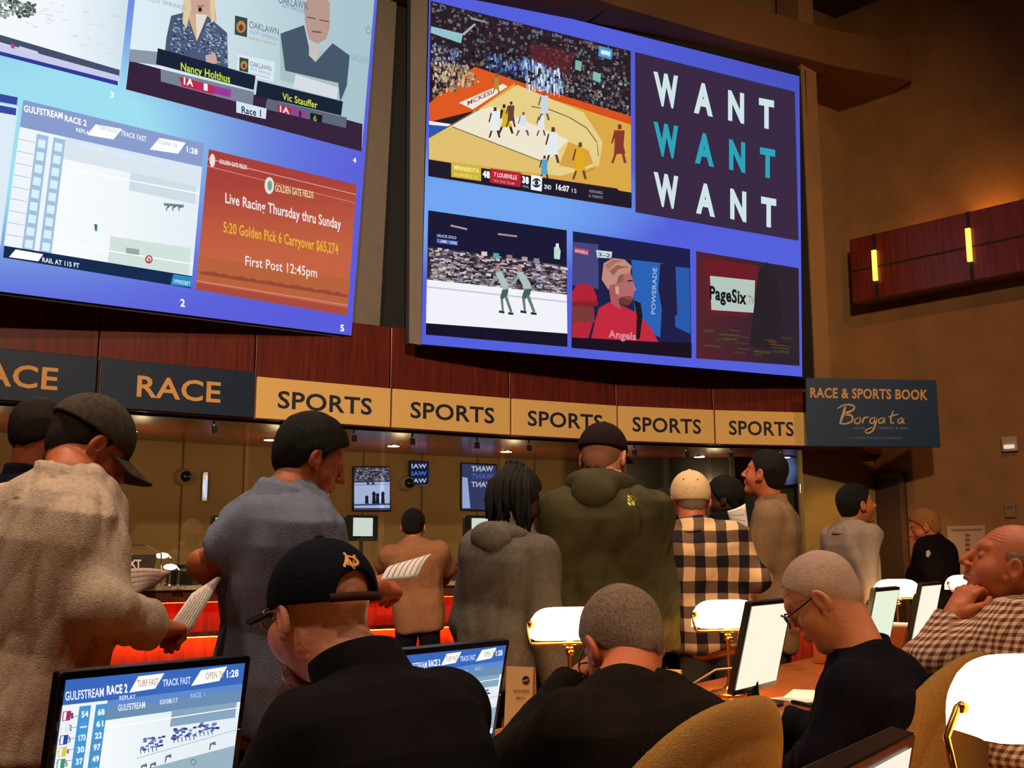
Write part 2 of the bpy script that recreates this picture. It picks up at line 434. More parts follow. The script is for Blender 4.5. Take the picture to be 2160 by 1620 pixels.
for k, lb in enumerate(['amber SPORTS sign next to the navy RACE sign, above man in grey polo', 'amber SPORTS sign second from the RACE signs, above the counter customer',
                        'amber SPORTS sign third from the RACE signs, partly behind a dark cap', 'amber SPORTS sign second from the casino name sign', 'amber SPORTS sign right beside the blue casino name sign']):
    sign(3 + k, 'SPORTS', 2.41, 2.755, SIGN_O, INK_N, lb, .148, (.69 if k == 0 else .7, .0))

# ---- casino name sign ----
def vplane(px, Y, a):
    p = at(px, 900, Y); p.z = 0; d = az(a); return p, Vector((-d.y, d.x, 0)), d
sp0, sn, sd = vplane(1700, 10.62, 90)
cs = thing('name_sign', 'blue RACE & SPORTS BOOK hanging sign with script name', 'sign', (3.6, 10.75, 2.4))
qs = [onpl(*p, sp0, sn) for p in ((1700, 797), (1975, 802), (1984, 943), (1704, 941))]
MB().prism(qs, (0, .05, 0)).obj('board', mat('sign_blue', '#0f3357', rough=.45), cs, bevel=.004)
pc = Pic(sp0, sn, .002)
pc.text('RACE & SPORTS BOOK', (1709, 838), (1957, 843), 21, '#c99a55', .03)
pc.obj('heading', PRINT, cs); pc = Pic(sp0, sn, .003)
# brush script name as strokes
def stroke(pc, pts, w, col, seg=8):
    P = [Vector((x, y)) for x, y in pts]; out = []
    for i in range(len(P) - 1):
        p0 = P[max(i - 1, 0)]; p1 = P[i]; p2 = P[i + 1]; p3 = P[min(i + 2, len(P) - 1)]
        for k in range(seg):
            t = k / seg; out.append(.5 * ((2 * p1) + (p2 - p0) * t + (2 * p0 - 5 * p1 + 4 * p2 - p3) * t * t + (3 * p1 - p0 - 3 * p2 + p3) * t ** 3))
    out.append(P[-1]); it = []; m = len(out)
    for i in range(m - 1):
        d = (out[i + 1] - out[i]); d = d.normalized() if d.length > 0 else Vector((1, 0)); nn = Vector((-d.y, d.x))
        wa = w * (.55 + .6 * math.sin(PI * min(1, (i + .5) / m) )) * .5
        it.append((col, [tuple(out[i] + nn * wa), tuple(out[i + 1] + nn * wa), tuple(out[i + 1] - nn * wa), tuple(out[i] - nn * wa)]))
    pc.many(it)
SC = '#c9a878'
LETT = [0, 0, 1, 2, 2, 3, 4, 5, 5, 6]; last = -1
for li, (pts, w) in enumerate([([(1783, 857), (1779, 872), (1772, 892)], 5), ([(1766, 862), (1782, 854), (1800, 856), (1799, 865), (1782, 873), (1796, 877), (1797, 888), (1784, 894), (1770, 893)], 4),
               ([(1812, 880), (1803, 886), (1804, 893), (1812, 892), (1815, 884), (1811, 880)], 3), ([(1822, 880), (1819, 893)], 3), ([(1820, 885), (1827, 880), (1832, 881)], 3),
               ([(1846, 881), (1837, 883), (1835, 891), (1842, 892), (1848, 881), (1846, 896), (1840, 909), (1829, 914), (1826, 908), (1840, 901)], 3.5),
               ([(1863, 881), (1854, 885), (1854, 892), (1861, 891), (1866, 881), (1865, 893)], 3), ([(1884, 866), (1879, 882), (1880, 893), (1886, 891)], 3), ([(1873, 880), (1885, 876), (1895, 874)], 2.5),
               ([(1903, 881), (1895, 885), (1894, 891), (1900, 892), (1905, 882), (1905, 892), (1909, 893)], 3)]):
    if LETT[li] != last and last >= 0: pc.obj('script_letter', PRINT, cs); pc = Pic(sp0, sn, .003)
    last = LETT[li]; stroke(pc, pts, w, SC)
pc.obj('script_letter', PRINT, cs); pc = Pic(sp0, sn, .003)
pc.text('HOTEL', (1800, 906), (1826, 906), 5, '#6f7f8d', .01); pc.obj('small_lettering', PRINT, cs); pc = Pic(sp0, sn, .003)
pc.text('CASINO & SPA', (1850, 905), (1914, 906), 5, '#6f7f8d', .01)
pc.obj('small_lettering', PRINT, cs); pc = Pic(sp0, sn, .003)
pc.text('A MARINA DISTRICT COMPANY', (1790, 926), (1902, 927), 5, '#5d6f80', .01)
pc.obj('small_lettering', PRINT, cs)

# ---- upper masking, pilaster, bulkhead ----
SD = az(69); SP = Vector((-.783, 9.25, 0)); SN = Vector((-SD.y, SD.x, 0))
LP = at(742, 700, 9.15); LP.z = 0; LD = az(48); LN = Vector((-LD.y, LD.x, 0))
mid = [at(800, 500, 9.46), at(868, 500, 9.6)]
structure(MB().prism([(mid[0].x, mid[0].y, FTOP - .35), (mid[1].x, mid[1].y, FTOP - .35), (mid[1].x - .1, mid[1].y + .25, FTOP - .35), (mid[0].x - .1, mid[0].y + .25, FTOP - .35)], (0, 0, CEIL - FTOP + .3)).obj('trim_21', BLACK))
p1 = at(1706, 500, 10.75); p2 = at(1738, 500, 10.95)
structure(MB().prism([(p1.x, p1.y, 2.6), (p2.x, p2.y, 2.6), (p2.x - .1, p2.y + .5, 2.6), (p1.x - .1, p1.y + .5, 2.6)], (0, 0, CEIL - 2.7)).obj('trim_22', mat('pilaster_tan', '#9c774c', rough=.9, var=.1, vscale=3, bump=.2, bscale=90)))
# curved bulkhead beam above the screens
top = [(700, -110), (1040, -10), (1190, 14), (1500, 66), (1760, 122), (1945, 150)]
bt = [atz(x, y, 6.95) for x, y in [(600, -330), (900, -160), (1190, -38), (1500, 42), (1760, 98), (1945, 124)]]
bt = []
for x, Yd in ((500, 7.4), (760, 8.0), (1040, 8.75), (1300, 9.5), (1560, 10.2), (1780, 10.8), (1945, 11.15)):
    v = at(x, 500, Yd); bt.append(Vector((v.x, v.y, 0)))
mb = MB(); hz = at(1760, 135, 10.75).z
for a, b in zip(bt[:-1], bt[1:]):
    t = (b - a).normalized(); n = Vector((-t.y, t.x, 0)) * 1.6
    mb.prism([(a.x, a.y, hz), (b.x, b.y, hz), (b.x + n.x, b.y + n.y, hz), (a.x + n.x, a.y + n.y, hz)], (0, 0, .42))
structure(mb.obj('trim_23', BULK))
cl = thing('ceiling_spotlight', 'small round recessed spotlight in the dark ceiling', 'ceiling light', atz(1953, 62, CEIL - .03))
v = atz(1953, 62, CEIL - .01)
MB().lathe([(.09, -.03), (.09, 0)], v, 20).obj('trim_ring', BLACK, cl); MB().lathe([(.03, -.035), (.045, -.025)], v, 16).obj('lamp', glow('spot_dim', '#ffe0b0', 1.5), cl)

# ---- wood light box on the side wall ----
WN = Vector((SIDE.y, -SIDE.x, 0)); WN = -WN if WN.dot(CAM - CORNER) < 0 else WN
WN = WN if WN.dot(Vector((0, 0, 0)) - CORNER) > 0 else -WN
fr0 = CORNER + WN * .34
bl = onpl(1815, 636, fr0, WN); tl = onpl(1800, 506, fr0, WN)
zb, zt = bl.z, onpl(1815, 500, fr0, WN).z
def sw(s, z, o=0): v = CORNER + SIDE * s + WN * o; return Vector((v.x, v.y, z))
s0 = (Vector((tl.x, tl.y, 0)) - fr0).dot(SIDE) - .05
wb = thing('wall_light_box', 'long dark wood box with vertical light tubes on the side wall', 'wall light', sw(s0 + 2, zb, .02))
MB().prism([sw(s0, zb, .02), sw(s0 + 7, zb, .02), sw(s0 + 7, zb, .34), sw(s0, zb, .34)], (0, 0, zt - zb)).obj('box', WOOD, wb, bevel=.01)
gm = MB(); zm = (zb + zt) / 2 - .02
gm.prism([sw(s0 - .002, zm, .33), sw(s0 + 7, zm, .33), sw(s0 + 7, zm, .345), sw(s0 - .002, zm, .345)], (0, 0, .02))
LED = glow('amber_tube', '#ffb84a', 2.6)
for px, y0, y1 in ((1843, 528, 592), (2041, 482, 552)):
    fp = fr0 + WN * .03; a = onpl(px, y0, fp, WN); b = onpl(px + 1, y1, fp, WN); s = (Vector((a.x, a.y, 0)) - CORNER).dot(SIDE)
    gm.prism([sw(s - .015, zb, .335), sw(s + .015, zb, .335), sw(s + .015, zb, .35), sw(s - .015, zb, .35)], (0, 0, zt - zb))
    MB().prism([sw(s - .022, b.z, .35), sw(s + .022, b.z, .35), sw(s + .022, b.z, .385), sw(s - .022, b.z, .385)], (0, 0, a.z - b.z)).obj('light_tube', LED, wb)
gm.obj('groove', BLACK, wb)
MB().prism([sw(s0 + .5, zt + .002, .12), sw(s0 + 6.9, zt + .002, .12), sw(s0 + 6.9, zt + .002, .2), sw(s0 + .5, zt + .002, .2)], (0, 0, .012)).obj('cove_strip', glow('cove_amber', '#ff9a2e', 3.2), wb)

# ---- small things on the side wall ----
v = wall_at(2133, 937); al = thing('alarm_strobe', 'white fire alarm strobe on the side wall above the thermostat', 'alarm', v)
def wallbox(px, py, w, h, d, mt, par, nm, out=0, bev=.006):
    v = wall_at(px, py); R = Matrix((SIDE, WN, (0, 0, 1))).transposed()
    return MB().box(v + WN * (d / 2 + out), (w, d, h), R).obj(nm, mt, par, bevel=bev)
wallbox(2133, 937, .15, .15, .05, mat('strobe_body', '#9c8a76', rough=.5), al, 'housing'); wallbox(2134, 943, .1, .04, .03, glow('strobe_lens', '#ffe9d0', .8), al, 'lens', .05)
th_ = thing('thermostat', 'small beige thermostat on the side wall over the poster', 'thermostat', wall_at(2133, 1077))
wallbox(2133, 1077, .1, .14, .03, mat('beige_plastic', '#7d6349', rough=.5), th_, 'housing'); wallbox(2133, 1070, .06, .03, .005, mat('lcd', '#5b5a43', rough=.2), th_, 'display', .03)
po = thing('poster', 'pale poster with red upright lettering on the side wall', 'poster', wall_at(2040, 1180))
q = [wall_at(*p) + WN * .012 for p in ((1999, 1110), (2078, 1108), (2083, 1222), (2003, 1222))]
MB().prism(q, -WN * .01).obj('board', mat('poster_paper', '#a8907c', rough=.6), po)
pp = Pic(CORNER + WN * .014, WN, .001)
pp.many([('#8a3a30', [(2036, y), (2046, y), (2046, y + 6), (2036, y + 6)]) for y in range(1126, 1205, 10)]); pp.poly('#8a5a48', [(2006, 1116), (2072, 1115), (2072, 1119), (2006, 1120)])
pp.obj('lettering', PRINT, po)
dr = MB(); q = [wall_at(*p) + WN * .01 for p in ((1832, 1012), (1900, 1012), (1902, 1330), (1832, 1330))]
z1 = q[0].z; sA = (Vector((q[0].x, q[0].y, 0)) - CORNER).dot(SIDE); sB = (Vector((q[1].x, q[1].y, 0)) - CORNER).dot(SIDE)
d1 = structure(MB().prism([sw(sA, 0, .0), sw(sB, 0, 0), sw(sB, 0, .025), sw(sA, 0, .025)], (0, 0, z1)).obj('door_1', mat('door_brown', '#3c2616', rough=.5, var=.1)))
fr = MB()
for s in (sA - .03, sB + .03): fr.prism([sw(s - .03, 0, 0), sw(s + .03, 0, 0), sw(s + .03, 0, .05), sw(s - .03, 0, .05)], (0, 0, z1 + .06))
fr.prism([sw(sA - .06, z1, 0), sw(sB + .06, z1, 0), sw(sB + .06, z1, .05), sw(sA - .06, z1, .05)], (0, 0, .06)); fr.obj('door_frame', mat('frame_brown', '#553722', rough=.5), d1)
# corner panel lit yellow-green beside the passage
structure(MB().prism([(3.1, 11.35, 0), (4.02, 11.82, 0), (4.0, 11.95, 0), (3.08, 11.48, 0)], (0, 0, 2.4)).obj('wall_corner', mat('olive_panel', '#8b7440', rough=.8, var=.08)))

# ---- teller counter ----
CN = [off(i, -.5) for i in range(NJ)]; CB = [off(i, .62) for i in range(NJ)]
ct = thing('teller_counter', 'long curved teller counter with red lit front under the signs', 'counter', (0, 9.3, 0))
def band(p, q, z0, z1):
    mb = MB()
    for i in range(NJ - 1): mb.prism([(v.x, v.y, z0) for v in (p[i], p[i + 1], q[i + 1], q[i])], (0, 0, z1 - z0))
    return mb
band([off(i, -.54) for i in range(NJ)], CB, 1.045, 1.075).obj('worktop', STONE, ct)
band([off(i, -.50) for i in range(NJ)], CB, .955, 1.043).obj('apron', WOOD, ct)
band([off(i, -.34) for i in range(NJ)], CB, .735, .955).obj('front_panel', mat('red_front', '#8c2a18', rough=.4, var=.3, vscale=4, stretch=(9, 9, .6)), ct)
band([off(i, -.44) for i in range(NJ)], [off(i, -.2) for i in range(NJ)], .70, .735).obj('ledge', WOOD, ct)
band([off(i, -.34) for i in range(NJ)], CB, 0.1, .70).obj('lower_panel', MATS['red_front'], ct)
band([off(i, -.28) for i in range(NJ)], CB, 0, .1).obj('plinth', BLACK, ct)
band([off(i, -.46) for i in range(NJ)], [off(i, -.42) for i in range(NJ)], .949, .9545).obj('light_strip', glow('red_strip', '#ff3a14', 22), ct)
band([off(i, -.42) for i in range(NJ)], [off(i, -.38) for i in range(NJ)], .694, .6995).obj('light_strip', glow('orange_strip', '#ff8a2a', 40), ct)

# ---- glass screens above the counter, one pane to a bay ----
def glassmat():
    m = bpy.data.materials.new('pane_glass'); m.use_nodes = True; nt = m.node_tree; N = nt.nodes
    for n in list(N): N.remove(n)
    t = N.new('ShaderNodeBsdfTransparent'); g = N.new('ShaderNodeBsdfGlossy'); g.inputs['Roughness'].default_value = .02; mx = N.new('ShaderNodeMixShader'); o = N.new('ShaderNodeOutputMaterial')
    t.inputs[0].default_value = (.9, .93, .9, 1); mx.inputs[0].default_value = .06
    nt.links.new(t.outputs[0], mx.inputs[1]); nt.links.new(g.outputs[0], mx.inputs[2]); nt.links.new(mx.outputs[0], o.inputs[0]); return m
GLASS = glassmat()
for i in range(NJ - 1):
    a, b = J[i], J[i + 1]; t = (b - a).normalized(); n = Vector((-t.y, t.x, 0)); c = (a + b) / 2
    nm = ['at the far left edge', 'left of the man in the grey cap', 'behind the man in the grey cap', 'behind the man in the grey polo', 'behind the customer at the counter', 'behind the person with locs', 'behind the man in the green jacket', 'nearest the casino name sign'][i]
    gp = thing('glass_partition', 'clear glass teller partition ' + nm, 'glass partition', (c.x, c.y, 1.075), 0, 'glass panes above the teller counter')
    a2, b2 = a + t * .02 + n * .12, b - t * .02 + n * .12
    MB().prism([(a2.x, a2.y, 1.078), (b2.x, b2.y, 1.078), (b2.x + n.x * .01, b2.y + n.y * .01, 1.078), (a2.x + n.x * .01, a2.y + n.y * .01, 1.078)], (0, 0, 1.315)).obj('pane', GLASS, gp)
    for f in (.22, .78):
        p = a2.lerp(b2, f); mb = MB().lathe([(.012, .02), (.012, .09), (.03, .095), (.03, .1)], (p.x, p.y, 2.3), 12).box((p.x, p.y, 2.31), (.05, .03, .06), Matrix.Rotation(math.atan2(t.y, t.x), 3, 'Z'))
        mb.obj('clamp', CHROME, gp)
# ---- downlights in the wood soffit ----
DL = glow('downlight_lens', '#ffe9c8', 6)
for (px, py), nm in zip([(275, 907), (570, 926), (830, 939), (1068, 951), (1475, 962), (1655, 963)], ['beside the grey cap of the near man', 'left of the man in the grey polo', 'under the second SPORTS sign', 'above the person with locs', 'above the white cap', 'right of the man in the tan sweater']):
    v = atz(px, py, 2.398); d = thing('downlight', 'recessed soffit downlight ' + nm, 'downlight', v, 0, 'downlights in the wood soffit')
    MB().lathe([(.075, -.012), (.085, -.004), (.085, 0.001)], v, 20).obj('trim_ring', CHROME, d); MB().lathe([(.06, -.014), (.06, -.01)], v, 20).obj('lens', DL, d)
# ---- domed cameras and reflections seen in the teller room ----
def bkpt(px, py, back=.0):
    """where a sight line meets the teller back wall"""
    best = None
    for i in range(len(BK) - 1):
        a, b = BK[i], BK[i + 1]; t = (b - a).normalized(); n = Vector((t.y, -t.x, 0)); v = onpl(px, py, a + n * .004, n); s = (Vector((v.x, v.y, 0)) - a).dot(t)
        if -.01 <= s <= (b - a).length + .01: return v, n, a
    a, b = BK[-2], BK[-1]; t = (b - a).normalized(); n = Vector((t.y, -t.x, 0)); return onpl(px, py, a, n), n, a
for px, py, nm in ((388, 1006, 'between the grey cap and the grey polo'), (858, 1020, 'over the customer at the counter')):
    v, n, _ = bkpt(px, py); o = thing('security_camera', 'dome security camera on the teller room wall ' + nm, 'camera', v, 0, 'dome cameras in the teller room')
    MB().ball(v + n * .03 + Vector((-.02, 0, 0)), (.085, .05, .085), 10).obj('housing', mat('camera_beige', '#8f7a62', rough=.5), o, smooth=True)
    MB().ball(v + n * .075 + Vector((.0, 0, .0)), (.055, .045, .055), 10).obj('dome', mat('dome_dark', '#0c0a0a', rough=.1), o, smooth=True)
PM = picture_mat('display_and_reflection', 1.0, False)
def display(quad, label, draw, nm='painted_reflection'):  # glowing panels painted as screens reflected in the teller glass
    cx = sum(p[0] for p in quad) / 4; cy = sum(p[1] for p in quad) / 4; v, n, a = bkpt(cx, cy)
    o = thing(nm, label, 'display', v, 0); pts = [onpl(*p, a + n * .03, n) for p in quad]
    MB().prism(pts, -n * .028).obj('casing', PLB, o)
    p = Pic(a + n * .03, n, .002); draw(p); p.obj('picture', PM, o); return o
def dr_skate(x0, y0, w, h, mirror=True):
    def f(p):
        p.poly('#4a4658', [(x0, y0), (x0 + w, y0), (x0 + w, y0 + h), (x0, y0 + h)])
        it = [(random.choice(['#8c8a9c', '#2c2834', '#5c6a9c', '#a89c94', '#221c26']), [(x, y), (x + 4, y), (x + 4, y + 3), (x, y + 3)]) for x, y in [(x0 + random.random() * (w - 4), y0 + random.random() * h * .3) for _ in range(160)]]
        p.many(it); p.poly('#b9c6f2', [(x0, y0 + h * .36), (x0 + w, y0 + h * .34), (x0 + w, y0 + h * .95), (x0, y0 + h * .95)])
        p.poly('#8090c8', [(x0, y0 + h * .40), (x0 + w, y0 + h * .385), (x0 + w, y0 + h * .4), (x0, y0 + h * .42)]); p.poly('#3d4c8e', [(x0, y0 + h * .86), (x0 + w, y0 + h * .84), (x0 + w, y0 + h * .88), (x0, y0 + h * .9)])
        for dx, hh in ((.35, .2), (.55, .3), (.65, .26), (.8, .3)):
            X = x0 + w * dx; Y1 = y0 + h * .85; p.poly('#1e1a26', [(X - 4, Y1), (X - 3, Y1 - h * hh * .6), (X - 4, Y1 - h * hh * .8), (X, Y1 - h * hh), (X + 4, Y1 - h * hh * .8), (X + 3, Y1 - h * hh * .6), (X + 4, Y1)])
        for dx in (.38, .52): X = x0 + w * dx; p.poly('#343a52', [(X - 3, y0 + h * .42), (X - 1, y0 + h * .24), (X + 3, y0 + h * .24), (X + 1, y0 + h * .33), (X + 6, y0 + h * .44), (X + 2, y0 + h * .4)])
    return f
display([(745, 984), (822, 984), (825, 1078), (745, 1078)], 'painted reflection of a white ice rink screen in the teller glass', dr_skate(747, 986, 75, 90))
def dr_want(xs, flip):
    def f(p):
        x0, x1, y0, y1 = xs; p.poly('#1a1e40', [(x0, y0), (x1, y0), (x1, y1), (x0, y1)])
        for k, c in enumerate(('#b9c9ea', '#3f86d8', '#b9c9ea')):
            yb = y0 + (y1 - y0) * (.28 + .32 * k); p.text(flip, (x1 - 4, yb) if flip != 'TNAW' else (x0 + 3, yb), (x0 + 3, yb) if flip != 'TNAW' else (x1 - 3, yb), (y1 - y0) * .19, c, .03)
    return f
display([(864, 972), (905, 974), (905, 1024), (864, 1022)], 'small dark blue painted reflection with rows of white and blue letters above the dome camera', dr_want((865, 904, 974, 1022), 'WAI'))
display([(973, 976), (1048, 980), (1048, 1078), (973, 1076)], 'painted reflection of mirrored letters beside the locs hairstyle', lambda p: (p.poly('#3c4070', [(975, 978), (1046, 982), (1046, 1076), (975, 1074)]), p.poly('#aab8f2', [(975, 1006), (986, 1008), (992, 1072), (975, 1072)]),
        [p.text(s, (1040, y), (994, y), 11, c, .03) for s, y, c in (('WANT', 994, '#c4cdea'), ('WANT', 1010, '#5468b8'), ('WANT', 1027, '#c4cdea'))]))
display([(672, 1038), (694, 1038), (694, 1078), (672, 1078)], 'slice of a lit bluish screen in front of the polo man\'s chin', lambda p: (p.poly('#9aa6d8', [(673, 1040), (693, 1040), (693, 1076), (673, 1076)]), p.poly('#20283f', [(678, 1058), (690, 1056), (690, 1066), (678, 1068)])))  # painted reflection of a screen in the teller glass
v, n, _ = bkpt(431, 1028); lt = thing('wall_light', 'thin upright white light tube on the teller room wall', 'wall light', v)
a_, b_ = bkpt(432, 1003)[0], bkpt(432, 1050)[0]
MB().box(((a_ + b_) / 2) + n * .02, (.05, .03, (a_ - b_).length + .06)).obj('housing', CHROME, lt); MB().box(((a_ + b_) / 2) + n * .04, (.028, .02, (a_ - b_).length)).obj('tube', glow('cool_tube', '#b8c0ff', 1.6), lt)
pd = at(1640, 990, 12.05); o = thing('passage_screen', 'dim blue glowing screen in the dark passage right of the tan sweater', 'display', (pd.x, 12.1, pd.z))
pq = [at(x, y, 12.08) for x, y in ((1648, 966), (1684, 962), (1686, 1022), (1652, 1026))]
MB().prism(pq, (0, .05, 0)).obj('casing', PLB, o); p = Pic((0, 12.08, 0), (0, -1, 0), .004); p.grad([(1650, 968), (1683, 964), (1685, 1020), (1653, 1024)], lambda x, y: hexmix('#1c2238', '#6c7cb0', max(0, 1 - abs(x - 1664) / 26 - abs(y - 990) / 60)), 6, 6); p.obj('picture', PM, o)
gl = MB()
for x in (1408, 1548, 1690): a = at(x, 1100, 12.1); gl.box((a.x, 12.1, 1.2), (.05, .06, 2.4))
structure(gl.obj('door_2', mat('passage_frame', '#4a4234', rough=.4, metal=.3)))
# ---- teller monitors and counter clutter ----
def teller_monitor(px, py, w, h, Y, label, lit):
    c = at(px, py, Y); o = thing('teller_monitor', label, 'monitor', (c.x, c.y, 1.075), 0, 'monitors on the teller counter')
    t = (J[5] - J[4]).normalized(); R = Matrix((t, Vector((-t.y, t.x, 0)), (0, 0, 1))).transposed(); W = w / F * Y; H = h / F * Y
    MB().rbox(c, (W, .05, H), R, .02).obj('casing', mat('charcoal_plastic', '#23211f', rough=.4), o)
    MB().box(c - R @ Vector((-.01, .028, -.01)), (W * .6, .006, H * .7), R).obj('screen', glow('white_screen', '#dfe8e2', 1.1), o)
    MB().tube([(c.x, c.y + .03, c.z - H * .4), (c.x, c.y + .06, 1.1)], .018).lathe([(.1, 0), (.09, .02)], (c.x, c.y + .06, 1.078), 18).obj('stand', MATS['charcoal_plastic'], o)
teller_monitor(761, 1114, 72, 54, 9.68, 'teller monitor with glowing white screen left of the counter customer', 1)
teller_monitor(1008, 1114, 66, 52, 10.3, 'teller monitor half hidden behind the locs hairstyle', 1)
teller_monitor(458, 1110, 26, 44, 9.05, 'dark teller monitor behind the polo man\'s back', 0)
def clutter(px, Y, label, k):
    b = at(px, 1225, Y); b.z = 1.076; o = thing('ticket_printer', label, 'ticket printer', b, 0, 'ticket printers on the teller counter')
    MB().rbox(b + Vector((0, 0, .075)), (.2, .22, .15), None, .02).obj('body', PLB, o); MB().box(b + Vector((0, -.115, .11)), (.12, .01, .02)).obj('slot', CHROME, o)
    return o
clutter(388, 8.2, 'black ticket printer beside the small counter lamp', 0); clutter(962, 9.7, 'black ticket printer right of the counter customer', 0)
for px, py, Y, lb in ((345, 1172, 7.95, 'small white gooseneck lamp on the teller counter, upper of two'), (362, 1196, 7.8, 'small white gooseneck lamp on the teller counter, lower of two')):
    v = at(px, py, Y); o = thing('counter_lamp', lb, 'lamp', (v.x + .03, v.y, 1.075), 0, 'gooseneck lamps on the teller counter')
    MB().tube([(v.x + .05, v.y, 1.08), (v.x + .055, v.y, v.z - .02), (v.x + .03, v.y, v.z + .01), (v.x, v.y, v.z)], .008).lathe([(.04, 0), (.035, .01)], (v.x + .05, v.y, 1.076), 14).obj('arm', CHROME, o)
    MB().ball(v + Vector((-.01, 0, 0)), (.05, .035, .022), 8).obj('shade', glow('lamp_cream', '#fff0c8', 1.8), o, smooth=True)
nx = at(283, 1190, 7.6); o = thing('next_sign', 'small black NEXT counter sign with white letters', 'sign', (nx.x, nx.y, 1.076))
MB().box((nx.x - .03, nx.y, 1.20), (.36, .02, .2)).obj('plate', mat('sign_brown', '#33231c', rough=.4), o); MB().box((nx.x - .03, nx.y, 1.09), (.2, .1, .02)).obj('foot', BLACK, o)
p = Pic((nx.x, nx.y - .012, 0), (0, -1, 0), .001); p.text('NEXT', (248, 1197), (298, 1197), 17, '#d9cfd0', .03); p.obj('lettering', PRINT, o)
ac = thing('acrylic_stand', 'clear acrylic panel stand on the teller counter by the NEXT sign', 'stand', (nx.x + .1, nx.y + .15, 1.076))
e = [at(x, y, 7.85) for x, y in ((250, 1150), (308, 1150), (340, 1168), (340, 1225))]
MB().tube(e, .005, 6).tube([e[3], (e[3].x, e[3].y, 1.08)], .005, 6).obj('edge', CHROME, ac)
# =====================  THE TWO PROJECTION SCREENS  =====================
SCR = picture_mat('projected_base', 1.0, True); PICM = picture_mat('projected_picture', 1.0, False)
def inq(q, u, v):
    a = lerp2(q[0], q[1], u); b = lerp2(q[3], q[2], u); return lerp2(a, b, v)
def speck(q, n, cols, w, h, seed=1, v0=0, v1=1, sk=.2):
    r = random.Random(seed); it = []
    for _ in range(n):
        x, y = inq(q, r.random() * .97, v0 + (v1 - v0) * r.random()); a = w * (.5 + r.random()); b = h * (.5 + r.random())
        it.append((r.choice(cols), [(x, y), (x + a, y + sk * a), (x + a * .9, y + b + sk * a), (x, y + b)]))
    return it
def figure(col, x, y, h, skin='#5a3a2c', legs=None, lean=0, st=0):
    """small standing figure: feet at (x,y), height h"""
    L = legs or col; s = h / 10
    return [(skin, [(x - .35 * s + lean * s, y - 10 * s), (x + .55 * s + lean * s, y - 10 * s), (x + .65 * s + lean * s, y - 8.8 * s), (x - .4 * s + lean * s, y - 8.7 * s)]),
            (col, [(x - 1.3 * s + lean * s * .8, y - 8.5 * s), (x + 1.4 * s + lean * s * .8, y - 8.4 * s), (x + 1.1 * s, y - 4.2 * s), (x - 1.2 * s, y - 4.2 * s)]),
            (L, [(x - 1.2 * s, y - 4.3 * s), (x + 1.2 * s, y - 4.3 * s), (x + (1.6 + st) * s, y - 2.4 * s), (x + .3 * s, y - 2.4 * s), (x - (1.4 + st) * s, y - 2.2 * s)]),
            (skin, [(x - (1.3 + st) * s, y - 2.3 * s), (x - (.7 + st * .6) * s, y - 2.3 * s), (x - (1.5 + st) * s, y), (x - (2.1 + st) * s, y)]),
            (skin, [(x + (.6 + st * .6) * s, y - 2.4 * s), (x + (1.3 + st) * s, y - 2.4 * s), (x + (1.9 + st) * s, y - .1 * s), (x + (1.2 + st) * s, y)]),
            (skin, [(x - 1.3 * s + lean * s * .8, y - 8.3 * s), (x - .9 * s, y - 8 * s), (x - 1.7 * s, y - 5 * s), (x - 2.1 * s, y - 5.2 * s)])]

# ---------- right screen ----------
c = onpl(1290, 790, SP, SN)
rs = thing('projection_screen', 'big blue right screen with basketball, ice skating and WANT WANT WANT pictures', 'projection screen', (c.x, c.y, FTOP - .2), 0)
RQ = [(906, -36), (1686, 161), (1692, 795), (888, 726)]
FQ = [(862, -70), (1704, 146), (1722, 800), (858, 724)]
nf = SN if (CAM - SP).dot(SN) > 0 else -SN
MB().prism([onpl(*p, SP, SN) - nf * .032 for p in FQ], -nf * .02).obj('frame', BLACK, rs, bevel=.006)
MB().prism([onpl(*p, SP, SN) - nf * .01 for p in ((868, -40), (904, -37), (888, 727), (864, 723))], -nf * .02).obj('masking', GREYM, rs)
MB().prism([onpl(*p, SP, SN) for p in RQ], -nf * .025).obj('backing', PLB, rs)
def blue(x, y):
    t = max(0, 1 - ((x - 1000) / 420) ** 2 - ((y - 440) / 150) ** 2); e = max(0, min(1, (x - 1300) / 420)); top = max(0, 1 - y / 500)
    return hexmix(tuple(lin('#5560dc')[i] * (1 - .45 * e * top) for i in range(3)), '#72a6f2', min(1, t * 1.2)) 
b = Pic(SP, SN, .001); b.grad(RQ, blue, 26, 20); b.obj('screen_surface', SCR, rs)

k = Pic(SP, SN, .004)
Q = [(908, 2), (1330, 108), (1330, 440), (903, 372)]
k.poly('#2c2028', Q)
dark = ['#3a2e38', '#5b4a50', '#241a26', '#6d6a72', '#2e3a48', '#4b2630', '#7d6c5c', '#1c1420', '#5c7078']
k.many(speck(Q, 1300, dark, 5, 5, 3, 0, .55)); k.many(speck([(1150, 130), (1330, 165), (1330, 280), (1100, 200)], 500, dark + ['#8b9a94', '#a9a2a0'], 4, 5, 9))
k.poly('#93c2cc', [(909, 56), (976, 72), (972, 92), (908, 70)])
k.many([('#9fb0a8', [(974, 72), (1000, 50), (1004, 52), (978, 76)]), ('#8fa0a0', [(990, 36), (1024, 46), (1030, 50), (994, 42)])])
k.poly('#54262c', [(1120, 92), (1212, 112), (1200, 160), (1118, 132)]); k.many(speck([(1118, 92), (1212, 112), (1200, 158), (1110, 132)], 90, ['#6b2a34', '#47242c', '#7a4a44'], 4, 4, 5))
k.poly('#d9561c', [(1002, 142), (1330, 252), (1330, 262), (1100, 190), (905, 258), (905, 225), (935, 190)])
k.poly('#de5a22', [(1000, 142), (1100, 176), (1010, 232), (905, 258), (904, 220), (930, 195)])
